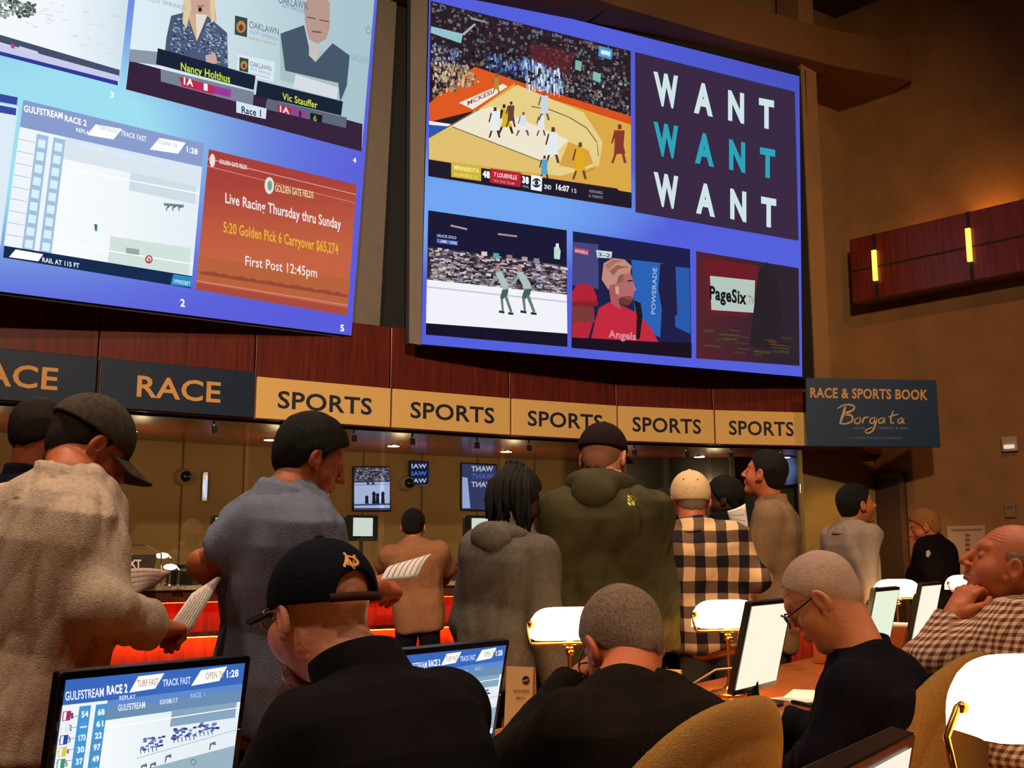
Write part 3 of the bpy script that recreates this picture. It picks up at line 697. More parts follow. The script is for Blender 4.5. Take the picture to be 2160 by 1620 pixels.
k.poly('#dba848', [(1085, 176), (1330, 258), (1330, 425), (1300, 398), (904, 340), (904, 290), (1010, 230)])
k.poly('#d8511f', [(1085, 172), (1330, 246), (1330, 264), (1200, 222), (1085, 186)])
k.poly('#e6cf86', [(1010, 232), (1090, 180), (1230, 238), (1270, 300), (1262, 350), (1180, 372), (904, 335), (904, 292)])
k.poly('#efe6cf', [(1000, 235), (1040, 226), (1198, 296), (1150, 345), (960, 288), (952, 268)])
k.poly('#e0c070', [(904, 292), (955, 268), (1150, 345), (1140, 368), (904, 336)])
k.poly('#2d58b0', [(904, 264), (948, 268), (904, 292)]); k.poly('#f0f0f0', [(904, 256), (950, 263), (948, 268), (904, 264)])
k.poly('#d9a040', [(1198, 300), (1240, 318), (1250, 346), (1220, 358), (1178, 350)]); k.poly('#f0ead8', [(967, 218), (1060, 178), (1070, 184), (996, 232)])
k.text('MCKESI', (985, 224), (1036, 200), 10, '#8a5060', .02)
arc = [(1120, 225), (1160, 232), (1200, 248), (1236, 270), (1258, 300), (1262, 330), (1250, 356), (1225, 368)]
k.many([('#6b5a48', [arc[i], arc[i + 1], (arc[i + 1][0] - 1.5, arc[i + 1][1] + 1.5), (arc[i][0] - 1, arc[i][1] + 2)]) for i in range(len(arc) - 1)])
k.many([('#6b5a48', [(953, 268), (1150, 344), (1150, 346), (953, 270)]), ('#6b5a48', [(904, 290), (1010, 231), (1010, 233), (904, 293)])])
k.many(speck([(908, 88), (975, 110), (990, 150), (906, 160)], 150, ['#5c7ab0', '#8a94b0', '#3a3a52', '#b0a8a0', '#2a2c44'], 3, 6, 11))
k.many(speck([(908, 130), (985, 140), (1010, 170), (910, 205)], 220, ['#8a6a50', '#b09a7c', '#d8c8b0', '#6a4438', '#c0a070', '#4a302a'], 4, 7, 12))
k.many(speck([(1030, 110), (1110, 130), (1105, 160), (1020, 140)], 110, ['#2c4a88', '#3a6ab0', '#1c2440', '#8a9ac0'], 4, 7, 14))
k.many(speck([(1100, 120), (1180, 145), (1188, 200), (1108, 182)], 150, ['#cfdce6', '#5a9ad8', '#9fb4c8', '#4a6ab0', '#e8eef4'], 3, 11, 15))
k.many([('#7fb4a0', [(1212, 128), (1225, 132), (1224, 152), (1211, 148)]), ('#7cc0b4', [(1250, 152), (1266, 158), (1264, 176), (1248, 170)]), ('#4a9ad8', [(1262, 98), (1290, 106), (1288, 128), (1260, 120)]), ('#dff0ff', [(1266, 106), (1286, 111), (1285, 118), (1265, 113)])])
k.text('WVU', (1266, 117), (1285, 121), 7, '#ffffff', .03)
fg = []
for a in [('#dfe6ee', 1140, 288, 50, '#6a4a3c'), ('#e6ecf2', 1042, 292, 64, '#4a2c22'), ('#d9b428', 1066, 284, 62, '#3a221a', '#d9b428', -.8, .6), ('#6a4038', 1076, 270, 54, '#5a3028'), ('#d8e0ea', 1101, 288, 50, '#7a5444', '#e4ecf2', .2, .8),
          ('#c9d4dc', 1146, 256, 62, '#7a5a4c'), ('#e2eaf2', 1164, 346, 76, '#5a3a2c'), ('#e0a824', 1221, 380, 78, '#6a4a2c', '#e0a824'), ('#8a3a2c', 1304, 346, 82, '#8a3a2c'), ('#b08a3a', 1045, 200, 40, '#7a5a3a')]: fg += figure(*a)
fg += figure('#5aa0cc', 1146, 382, 52, '#3a2c30', '#5aa0cc')
k.many(fg[0:0]); 
for f in fg: k.m.add([k.P(*q) for q in f[1]], [tuple(range(len(f[1])))], [lin(f[0])] * len(f[1])); k.k += .00005
k.poly('#221c2a', [(903, 338), (1330, 408), (1330, 440), (903, 372)])
k.poly('#d0b43a', [(950, 343), (1013, 352), (1013, 384), (950, 375)]); k.text('MINNESOTA', (956, 359), (1009, 367), 9, '#fff0a0', .03); k.text('GOPHERS 21', (956, 373), (1004, 379), 7, '#f0dc70', .02)
k.poly('#b5263a', [(1032, 357), (1097, 366), (1096, 397), (1031, 387)]); k.text('7 LOUISVILLE', (1040, 374), (1088, 381), 9, '#ffd8d8', .03); k.text('BIG ONE TEAM', (1040, 385), (1082, 392), 5, '#e09098', .01)
k.text('48', (1016, 375), (1031, 378), 14, '#ffffff', .05); k.text('38', (1099, 387), (1113, 390), 14, '#ffffff', .05); k.text('FOUL', (1100, 397), (1113, 399), 5, '#90b0d0', .02)
k.poly('#f0f2f4', [(1118, 371), (1141, 375), (1140, 406), (1117, 402)]); k.disc('#2c3248', (1129, 388), 9, 10); k.disc('#f0f2f4', (1129, 388), 9, 5); k.disc('#2c3248', (1129, 388), 4, 5)
k.text('2ND', (1145, 400), (1160, 402), 9, '#e0e4ec', .03); k.text('16:07', (1170, 402), (1198, 407), 12, '#f0f2f6', .04); k.text('15', (1203, 408), (1213, 410), 9, '#c0c4d0', .02)
k.text('KENNARD', (1240, 408), (1268, 412), 6, '#9a98a8', .01); k.text('21 POINTS', (1238, 418), (1268, 422), 6, '#9a98a8', .01)
for x, y, s in ((1050, 52, 'CBS'), (1080, 56, 'KFC'), (1118, 72, 'SPRINT'), (1162, 80, 'UPS'), (1186, 90, 'AT&T'), (1226, 94, 'LOWES'), (1246, 104, 'ALLSTATE')): k.text(s, (x, y), (x + 20, y + 5), 6, '#8a8a98', .02)
k.obj('basketball_picture', PICM, rs, 'picture of a basketball game on an orange and yellow court')

k = Pic(SP, SN, .004); Q = [(1339, 110), (1676, 194), (1684, 508), (1340, 448)]
k.poly('#3a2a44', Q)
W, T = '#cfe4e6', '#2fa3b8'
for (y, c_) in ((0, W), (1, T), (2, W)):
    for ch, xa, xb, yb, yb2, h in (('W', 1381, 1433, 217, 227, 66), ('A', 1463, 1503, 234, 243, 62), ('N', 1535, 1569, 250, 258, 60), ('T', 1600, 1632, 265, 271, 58)):
        yy = y * 106 + (y * -2 if ch in 'NT' else 0); k.text(ch, (xa + y * (0 if ch == 'W' else 2), yb + yy), (xb + y * (0 if ch == 'W' else 2), yb2 + yy), h, c_, .05, lean=-.05 if ch == 'W' else 0)
k.obj('want_picture', PICM, rs, 'dark panel with WANT written three times')

k = Pic(SP, SN, .004); Q = [(903, 444), (1195, 486), (1196, 732), (898, 706)]
k.poly('#1c1a36', Q); k.poly('#3a2830', [(902, 520), (1195, 560), (1195, 630), (900, 600)])
k.many(speck([(902, 520), (1195, 560), (1195, 625), (900, 590)], 1100, ['#8a7c80', '#5c4c58', '#c0b8b8', '#3a2c3a', '#4a5a80', '#a09090', '#241c28', '#d8d0d0'], 9, 3, 21, 0, 1, .12))
k.many([('#b09890', [(950, 474), (985, 482), (985, 486), (950, 478)]), ('#a89088', [(1050, 492), (1090, 497), (1090, 501), (1050, 496)])])
k.many([(c_, [(x, 530 + (x - 1010) * .13), (x + 12, 531 + (x - 1010) * .13), (x + 12, 540 + (x - 1010) * .13), (x, 539 + (x - 1010) * .13)]) for x, c_ in ((1015, '#d8d0d0'), (1040, '#4ab0b0'), (1068, '#8a7a80'), (1100, '#b0a0a0'), (1125, '#8a8a90'))])
k.many([('#bcd8d0', [(1168, 522), (1178, 520), (1182, 530), (1180, 548), (1168, 546)]), ('#e0e8e0', [(1172, 514), (1178, 514), (1178, 524), (1171, 524)])])
k.poly('#f2f2fa', [(900, 590), (1195, 622), (1196, 706), (898, 684)]); k.poly('#c4c6d8', [(900, 604), (1195, 636), (1195, 639), (900, 607)])
k.poly('#1a1428', [(898, 682), (1196, 704), (1196, 732), (898, 706)])
k.text('GRACIE GOLD', (921, 500), (962, 505), 6, '#b8c4e8', .02); k.poly('#2e4a9c', [(920, 503), (966, 509), (965, 519), (919, 513)]); k.text('2. JAMES / CIPRES', (923, 511), (963, 517), 6, '#dfe6ff', .02)
for X, s in ((1058, 1.0), (1104, 1.12)):
    k.many([('#a08478', [(X - 14 * s, 562), (X - 6 * s, 560), (X - 3 * s, 572), (X - 12 * s, 576)]), ('#b0c0bc', [(X - 14 * s, 575), (X - 2 * s, 574), (X + 12 * s, 598), (X + 14 * s, 610), (X + 2 * s, 612), (X - 8 * s, 590)]),
            ('#8a9ca0', [(X - 12 * s, 580), (X - 8 * s, 586), (X - 24 * s, 606), (X - 27 * s, 602)]), ('#46605e', [(X + 1 * s, 610), (X + 14 * s, 608), (X + 12 * s, 622), (X + 2 * s, 632), (X - 4 * s, 628)]),
            ('#6a7c74', [(X - 4 * s, 626), (X + 2 * s, 630), (X + 4 * s, 656), (X, 658)]), ('#6a7c74', [(X + 4 * s, 624), (X + 10 * s, 622), (X + 22 * s, 658), (X + 17 * s, 660)]), ('#2a3038', [(X - 6 * s, 655), (X + 5 * s, 657), (X + 5 * s, 662), (X - 7 * s, 660)]), ('#2a3038', [(X + 13 * s, 659), (X + 24 * s, 660), (X + 24 * s, 665), (X + 13 * s, 664)])])
k.obj('skating_picture', PICM, rs, 'picture of two skaters on white ice')

k = Pic(SP, SN, .004); Q = [(1208, 488), (1455, 526), (1458, 756), (1205, 734)]
k.poly('#20204a', Q); k.poly('#48447c', [(1208, 510), (1262, 516), (1262, 610), (1207, 602)]); k.poly('#2c62b4', [(1331, 548), (1400, 556), (1396, 640), (1392, 712), (1340, 690)]); k.poly('#2a5aac', [(1418, 562), (1454, 566), (1456, 705), (1424, 690)])
k.poly('#241f44', [(1392, 556), (1424, 560), (1428, 665), (1398, 670), (1388, 610)])
k.poly('#1c1220', [(1205, 712), (1458, 724), (1458, 756), (1205, 734)])
k.poly('#b02434', [(1206, 616), (1215, 602), (1235, 598), (1250, 606), (1258, 626), (1258, 640), (1230, 645), (1206, 640)]); k.poly('#8a2030', [(1206, 636), (1262, 636), (1260, 646), (1206, 650)]); k.poly('#7a3a38', [(1206, 646), (1252, 648), (1254, 680), (1230, 692), (1206, 690)])
k.poly('#b4283a', [(1206, 680), (1250, 680), (1240, 714), (1206, 712)])
k.poly('#c22a3e', [(1262, 650), (1288, 636), (1310, 644), (1345, 662), (1370, 690), (1388, 722), (1246, 714), (1254, 680)])
k.poly('#a85a5c', [(1280, 590), (1330, 588), (1334, 630), (1325, 640), (1304, 632), (1308, 655), (1288, 640)]); k.poly('#b0686a', [(1300, 572), (1328, 572), (1338, 606), (1334, 630), (1322, 642), (1304, 634), (1296, 600)])
k.poly('#c08a7c', [(1268, 590), (1272, 556), (1292, 545), (1316, 548), (1331, 562), (1328, 576), (1304, 582), (1298, 600), (1286, 602), (1282, 612)])
k.poly('#8a4a40', [(1304, 628), (1330, 624), (1334, 632), (1324, 646), (1308, 640)])
k.many([('#d0a090', [(1296, 606), (1303, 604), (1305, 620), (1298, 622)]), ('#3a2024', [(1322, 592), (1333, 591), (1333, 594), (1322, 595)]), ('#8a5a4c', [(1300, 598), (1304, 582), (1314, 578), (1312, 596)]), ('#6a3a34', [(1302, 632), (1314, 628), (1326, 634), (1334, 634), (1324, 646), (1308, 642)]), ('#a8705f', [(1274, 560), (1292, 549), (1314, 551), (1296, 556), (1282, 570)]), ('#95604f', [(1284, 572), (1300, 560), (1326, 564), (1304, 568), (1292, 582)]), ('#c07878', [(1334, 600), (1341, 612), (1335, 616)])])
k.poly('#20181c', [(1336, 634), (1350, 640), (1354, 668), (1348, 716), (1340, 716), (1342, 668)])
k.many([('#c9d8dc', [(1256, 528), (1290, 532), (1288, 546), (1258, 544)]), ('#b04a68', [(1210, 522), (1240, 528), (1240, 540), (1210, 534)])]); k.text('3-2', (1260, 541), (1286, 544), 8, '#4a5a70', .02); k.text('ANGELS', (1211, 532), (1238, 537), 6, '#f0d0dc', .02)
k.text('Angels', (1282, 712), (1340, 718), 16, '#d88a98', .03)
it = Pic(SP, SN, .0066)
vs = 'POWERADE'
k.text(vs, (1380, 664), (1384, 566), 9, '#9ab4dc', .02, side=1)
k.obj('baseball_picture', PICM, rs, 'picture of a bearded player in a red jersey')

k = Pic(SP, SN, .004); Q = [(1468, 530), (1684, 566), (1686, 772), (1468, 756)]
k.grad(Q, lambda x, y: hexmix('#54242c', '#30242e', min(1, max(0, (x - 1480) / 150))), 8, 6)
k.poly('#6c1e26', [(1484, 546), (1598, 560), (1598, 600), (1576, 668), (1494, 662)]); k.poly('#b4c6bc', [(1497, 582), (1592, 592), (1590, 660), (1500, 654)])
k.text('PageSix', (1496, 630), (1574, 642), 28, '#1a1a1c', .035); k.text('TV', (1577, 640), (1590, 643), 18, '#9a8a88', .02)
k.poly('#2a2228', [(1598, 580), (1616, 552), (1640, 590), (1646, 660), (1656, 740), (1580, 730), (1588, 660)]); k.many(speck([(1480, 690), (1650, 705), (1654, 750), (1480, 740)], 26, ['#4a4a28', '#5a3424', '#3c3a2a'], 26, 3, 31, 0, 1, .1))
k.obj('gossip_picture', PICM, rs, 'dim red picture with the PageSix TV sign')

# ---------- left screen ----------
c = onpl(500, 690, LP, LN); lf = LN if (CAM - LP).dot(LN) > 0 else -LN
ls = thing('projection_screen', 'big left screen with horse racing results and race track pictures, washed out', 'projection screen', (c.x, c.y, FTOP - .2), 0)
LQ = [(-420, -420), (806, -120), (740, 708), (-190, 596)]
LQ = [(-330, -330), (804, -110), (741, 708), (-230, 586)]
MB().prism([onpl(*p, LP, LN) - lf * .032 for p in ((-350, -350), (848, -120), (804, 720), (742, 712), (-240, 590))], -lf * .03).obj('frame', GREYM, ls, bevel=.005)
MB().prism([onpl(*p, LP, LN) for p in LQ], -lf * .03).obj('backing', PLB, ls)
def lb(x, y):
    t = math.exp(-(max(0, abs(x - 40) - 60) / 330) ** 2 - ((y - 280) / 210) ** 2); u = max(0, 1 - y / 200) * max(0, 1 - abs(x - 500) / 500)
    return hexmix(hexmix('#5a5cda', '#9fe0f2', min(1, t * 1.5)), '#7aa8f0', u * .3)
b = Pic(LP, LN, .001); b.grad(LQ, lb, 26, 20); b.obj('screen_surface', SCR, ls)

k = Pic(LP, LN, .004)
k.grad([(-250, -250), (284, -120), (250, 180), (-250, 46)], lambda x, y: hexmix('#f4f8ff', '#cfe2ee', max(0, min(1, (x - 120) / 160))), 8, 8)
k.poly('#46506a', [(-20, 68), (252, 148), (251, 163), (-20, 84)]); k.poly('#c9ccea', [(-20, 86), (250, 160), (249, 178), (-20, 106)]); k.poly('#2e3a9c', [(-20, 104), (248, 172), (248, 181), (-20, 112)])
k.many(speck([(-10, -10), (74, 6), (70, 30), (-10, 34)], 160, ['#4a5a54', '#8a9c88', '#2c3a3c', '#a8b8a8', '#6a7a80'], 6, 5, 41)); k.many(speck([(90, 0), (270, 30), (240, 130), (20, 60)], 40, ['#d8d8d4', '#e4e0dc'], 12, 2, 42))
k.many([('#b04a8a', [(22, 92), (30, 95), (30, 104), (22, 101)]), ('#d0d0e8', [(40, 98), (80, 110), (78, 118), (38, 106)])])
k.obj('track_picture', PICM, ls, 'overexposed picture of a race track')

k = Pic(LP, LN, .004); Q = [(296, -120), (790, -10), (762, 320), (265, 189)]
k.grad(Q, lambda x, y: hexmix('#dfeef6', '#a8c4cc', max(0, min(1, (x - 300) / 420))), 10, 8)
k.poly('#38243c', [(272, 128), (764, 262), (762, 320), (265, 189)])
k.grad([(274, 104), (350, 112), (348, 140), (270, 130)], lambda x, y: lin('#8a98a8'), 1, 1)
# woman in a patterned jacket
k.poly('#cdb08a', [(392, -40), (448, -30), (456, 44), (440, 58), (430, 100), (400, 96), (380, 52)])
k.poly('#c9a490', [(404, -40), (442, -30), (440, 30), (420, 44), (402, 28)]); k.poly('#e8d8d0', [(412, 30), (436, 32), (430, 88), (414, 84)]); k.disc('#30181c', (421, 21), 4, 5)
k.poly('#4a5a78', [(360, 34), (392, 26), (414, 88), (436, 34), (478, 70), (480, 148), (345, 128), (350, 80)])
k.many(speck([(366, 40), (392, 34), (412, 100), (352, 128)], 120, ['#a8b8c8', '#2c3a54', '#7a8aa0'], 4, 3, 51)); k.many(speck([(436, 44), (476, 74), (478, 140), (414, 110)], 170, ['#a8b8c8', '#2c3a54', '#7a8aa0'], 4, 3, 52))
k.many([('#e0c8a0', [(388, -30), (398, -36), (402, 20), (392, 60), (384, 50)]), ('#e0c8a0', [(446, -30), (452, 0), (452, 44), (444, 50), (442, 10)]), ('#a87868', [(414, 12), (430, 12), (428, 16), (416, 16)])])
k.poly('#c8a8a0', [(432, 118), (452, 112), (458, 134), (434, 140)])
# man in a dark vest
k.poly('#a8c0c0', [(588, 74), (640, 60), (648, 120), (700, 100), (730, 120), (728, 210), (590, 170)])
k.poly('#46586a', [(590, 72), (640, 54), (652, 110), (664, 132), (700, 92), (736, 118), (730, 182), (716, 216), (712, 176), (600, 150)])
k.poly('#c8c0bc', [(650, 90), (676, 100), (664, 132), (650, 118)])
k.poly('#b8988c', [(640, 10), (652, -8), (676, -10), (694, 6), (694, 60), (686, 84), (668, 94), (650, 84), (642, 50)]); k.many([('#3a3a44', [(646, 36), (664, 40), (664, 42), (646, 38)]), ('#3a3a44', [(672, 42), (692, 46), (692, 48), (672, 44)]), ('#6a4a48', [(656, 66), (676, 68), (676, 71), (656, 69)])])
k.poly('#d8dce4', [(622, 158), (712, 186), (708, 210), (616, 186)])
def logo(x, y, s):
    k.poly('#3a4640', [(x, y), (x + 26 * s, y + 6 * s), (x + 25 * s, y + 46 * s), (x - 1 * s, y + 40 * s)]); k.disc('#b08a50', (x + 12.5 * s, y + 24 * s), 10 * s, 13 * s); k.disc('#7a3a30', (x + 12.5 * s, y + 26 * s), 5 * s, 7 * s)
    k.text('OAKLAWN', (x + 30 * s, y + 26 * s), (x + 92 * s, y + 42 * s), 15 * s, '#5a6a80', .0); k.text('HOT SPRINGS', (x + 32 * s, y + 38 * s), (x + 90 * s, y + 54 * s), 8 * s, '#8a9cc0', .0); k.text('RACING GAMING', (x + 30 * s, y + 50 * s), (x + 86 * s, y + 64 * s), 5 * s, '#c08080', .0)
logo(494, 34, 1); k.poly('#d8e8ee', [(500, 116), (578, 132), (574, 174), (496, 158)]); logo(503, 122, .72)
k.text('OAKLAWN', (584, 8), (646, 24), 18, '#6a7c90'); k.text('HOT SPRINGS', (592, 18), (640, 30), 7, '#8a9cc0'); k.text('HOT SPRINGS', (308, 4), (390, 24), 9, '#a0b0c8'); k.text('OAKLAWN', (736, 128), (776, 138), 14, '#9aacb8'); k.text('O', (768, 72), (780, 75), 16, '#8a9cb0')
k.poly('#1c2438', [(330, 104), (536, 162), (532, 192), (326, 138)]); k.poly('#1c2438', [(540, 172), (720, 216), (716, 246), (536, 204)])
k.poly('#7a8494', [(336, 148), (532, 196), (530, 226), (336, 174)]); k.poly('#606878', [(560, 210), (728, 250), (726, 272), (556, 232)])
k.text('Nancy Holthus', (378, 150), (482, 177), 17, '#c9e23a', .02); k.text('Vic Stauffer', (592, 212), (666, 231), 15, '#c9d84a', .02)
k.poly('#c02a44', [(374, 164), (420, 176), (418, 194), (380, 184)]); k.poly('#c02a5a', [(412, 174), (450, 184), (448, 202), (410, 192)]); k.poly('#9a3a9c', [(450, 184), (484, 192), (482, 208), (448, 200)])
k.text('1A', (384, 180), (404, 185), 15, '#ffffff', .03); k.text('1', (426, 192), (434, 194), 14, '#ffffff', .03)
k.poly('#b0304a', [(580, 222), (612, 230), (610, 244), (582, 238)]); k.poly('#8a4a8c', [(612, 230), (645, 238), (643, 252), (610, 245)]); k.poly('#1c1c24', [(650, 240), (676, 246), (674, 262), (650, 256)])
k.text('1A', (586, 238), (606, 243), 13, '#f0d8e0', .03); k.text('1', (626, 248), (631, 249), 12, '#402050', .03); k.text('6', (656, 257), (664, 259), 12, '#90a040', .03)
k.poly('#d4e4f4', [(494, 216), (558, 232), (556, 254), (494, 240)]); k.text('Race 1', (505, 241), (546, 249), 15, '#2a3444', .02)
k.obj('interview_picture', PICM, ls, 'picture of two race presenters before a logo wall')

k = Pic(LP, LN, .004); Q = [(49, 211), (430, 303), (402, 612), (4, 545)]
def quad(col, a, b, c_, d): k.poly(col, [a, b, c_, d])
def race_board(k, Q, wash, big):
    """the race results board: header, number columns, track picture"""
    A = lambda u, v: inq(Q, u, v)
    mixw = lambda c_, t=wash: hexmix(c_, '#f4fbff', t)
    k.poly(mixw('#1c5cb8', wash * .35), [A(0, 0), A(1, 0), A(1, .16), A(0, .17)])
    k.poly(mixw('#2c74c8'), [A(.24, .17), A(1, .16), A(1, .22), A(.24, .23)])
    k.poly(mixw('#e8ecf4', .6), [A(0, .17), A(.25, .17), A(.25, .92), A(0, .92)])
    k.grad([A(.25, .22), A(1, .22), A(1, .92), A(.25, .92)], lambda x, y: hexmix('#f8fcff', '#d8e6ee', max(0, min(.6, (x - 180) / 380))), 2, 2)
    k.poly(mixw('#4a7aa8'), [A(.25, .22), A(1, .21), A(1, .30), A(.25, .31)])
    k.poly(mixw('#7a9cb8', wash * .8), [A(.62, .30), A(.98, .30), A(.98, .42), A(.62, .42)])
    k.poly(mixw('#b8d0c4', wash * .5), [A(.55, .74), A(.98, .72), A(.98, .92), A(.55, .92)]) if not big else k.poly('#9ab4c4', [A(.38, .72), A(1, .64), A(1, .86), A(.38, .92)])
    k.many([('#ffffff', [A(.27, v), A(1, v - .02), A(1, v - .012), A(.27, v + .008)]) for v in ((.36, .84) if not big else (.36,))])
    for u0 in (.125, .215):
        k.poly(mixw('#2a8cc8', wash * .5), [A(u0 - .03, .19), A(u0 + .035, .19), A(u0 + .035, .92), A(u0 - .03, .92)])
        for r in range(9):
            v = .21 + r * .08
            k.poly(mixw('#bfe4f6', .5) if not big else '#4c9ce0', [A(u0 - .018, v + .01), A(u0 + .022, v + .01), A(u0 + .022, v + .062), A(u0 - .018, v + .062)])
    k.many([('#3a4a6a' if big else '#9ab0c8', [A(0, .25 + .075 * r), A(.09, .25 + .075 * r), A(.09, .253 + .075 * r), A(0, .254 + .075 * r)]) for r in range(9)])
    k.poly('#ffffff', [A(.40, .05 if not big else .02), A(.545, .04 if not big else .015), A(.505, .12), A(.36, .13)]); k.poly('#ffffff', [A(.75, .04 if not big else .02), A(.895, .03 if not big else .01), A(.86, .115), A(.705, .13)])
race_board(k, Q, .78, False)
k.text('GULFSTREAM', (48, 237), (130, 253), 14, '#ffffff', .03); k.text('RACE 2', (134, 257), (180, 268), 13, '#ffffff', .03); k.text('REPLAY', (158, 279), (192, 287), 8, '#ffffff', .02)
k.text('TRACK FAST', (252, 287), (306, 301), 11, '#f4f8ff', .02); k.text('1:28', (391, 322), (414, 328), 12, '#ffffff', .03); k.text('TURF GOOD', (205, 274), (245, 284), 9, '#b0c0d8', .0); k.text('CLEAR 74', (330, 304), (370, 314), 9, '#b0c0d8', .0)
k.text('GULFSTREAM', (155, 311), (215, 322), 9, '#e0f0ff', .02); k.text('03/08/17', (240, 330), (282, 338), 8, '#e0f0ff', .02); k.text('RACE 1', (308, 344), (340, 350), 8, '#e0f0ff', .02)
k.poly('#182c50', [(6, 520), (402, 584), (400, 610), (4, 545)]); k.poly('#ffffff', [(30, 528), (88, 538), (78, 553), (16, 544)]); k.text('RAIL AT 115 FT', (86, 554), (164, 567), 10, '#dfe8f4', .03); k.poly('#2c8cc8', [(362, 580), (402, 586), (400, 608), (356, 602)]); k.text('XPRESSBET', (362, 598), (398, 604), 8, '#c8e8f8', .02)
k.many([('#3a6a88', [(195, 474), (202, 476), (201, 490), (197, 489)]), ('#7a8a90', [(342, 430), (384, 434), (384, 440), (342, 436)]), ('#9aa8a8', [(262, 524), (290, 528), (290, 540), (262, 536)])])
for x in (345, 358, 371): k.text('?', (x, 446), (x + 9, 447), 12, '#5a6a80', .0)
k.ring('#c04a48', (310, 549), 8, 9, .35); k.text('3', (306, 554), (313, 555), 9, '#c04a48', .03)
k.obj('results_picture', PICM, ls, 'washed out board of race results')

k = Pic(LP, LN, .004); Q = [(440, 315), (752, 390), (731, 666), (412, 611)]
k.grad(Q, lambda x, y: hexmix(hexmix('#a83a30', '#c8643c', max(0, min(1, (y - 380) / 150))), '#b06060', .15), 10, 12)
k.grad([(418, 540), (738, 590), (733, 640), (414, 590)], lambda x, y: lin('#b8633c'), 1, 1)
k.many([('#96483a', [(x, 572 + (x - 420) * .16 - r_), (x + 12, 574 + (x - 420) * .16 - r_ * .6), (x + 12, 580 + (x - 420) * .16), (x, 578 + (x - 420) * .16)]) for x, r_ in [(420 + 12 * i, (i * 7 % 5)) for i in range(26)]])
k.poly('#a84c40', [(414, 596), (733, 650), (731, 666), (412, 611)])
k.many([('#e0a898', [(437, 334), (750, 410), (750, 411.5), (437, 336)]), ('#d89888', [(436, 350), (748, 428), (748, 429), (436, 351.5)]), ('#d89888', [(414, 592), (733, 644), (733, 645.5), (414, 593.5)])])
k.text('GOLDEN GATE FIELDS', (462, 345), (520, 358), 9, '#f0e0e0', .03); k.disc('#f0e0e0', (447, 339), 6, 14)
k.disc('#dfe4e0', (567, 392), 10, 18); k.disc('#7aa08c', (568, 392), 5, 11); k.text('GOLDEN GATE FIELDS', (579, 404), (660, 419), 15, '#e8d8a0', .02)
k.text('Live Racing Thursday thru Sunday', (474, 428), (718, 484), 22, '#efe4e4', .02)
k.text('5:20 Golden Pick 6 Carryover $65,274', (470, 490), (712, 537), 23, '#e8b038', .02)
k.text('First Post 12:45pm', (516, 560), (667, 586), 21, '#efe4e0', .01)
k.obj('advert_picture', PICM, ls, 'orange picture advertising live racing')

k = Pic(LP, LN, .004)
k.poly('#dcecf8', [(-160, 190), (38, 226), (0, 520), (-160, 500)]); k.poly('#3a4aa0', [(-160, 165), (37, 206), (35, 222), (-160, 186)]); k.poly('#3a4aa0', [(-160, 192), (34, 229), (33, 244), (-160, 210)])
k.obj('results_picture', PICM, ls, 'edge of another results board')
for s_, x, y, h in (('3', 232, 206, 13), ('4', 744, 343, 11), ('2', 380, 646, 16), ('5', 717, 698, 14)):
    k = Pic(LP, LN, .004); k.text(s_, (x, y), (x + h * .6, y + h * .08), h, '#ffffff', .03); k.obj('numeral', PICM, ls)
# =====================  PEOPLE  =====================
def skinmat(name, col, red=None): return mat(name, col, rough=.5, var=.12, vscale=22, bump=.12, bscale=160, spec=.35)
def fabric(name, col, var=.12, vs=60, bump=.35, bs=240, sheen=.0, rough=.9): return mat(name, col, rough=rough, var=var, vscale=vs, bump=bump, bscale=bs, spec=.08, sheen=0)
def hairmat(name, col, var=.35): return mat(name, col, rough=.6, var=var, vscale=60, stretch=(3, .6, 3), bump=.6, bscale=220, spec=.2)
def npv(v): return np.array(v, np.float32)
def Rhead(yaw, pitch, roll=0):
    return Matrix.Rotation(-math.radians(yaw), 3, 'Z') @ Matrix.Rotation(math.radians(pitch), 3, 'X') @ Matrix.Rotation(math.radians(roll), 3, 'Y')

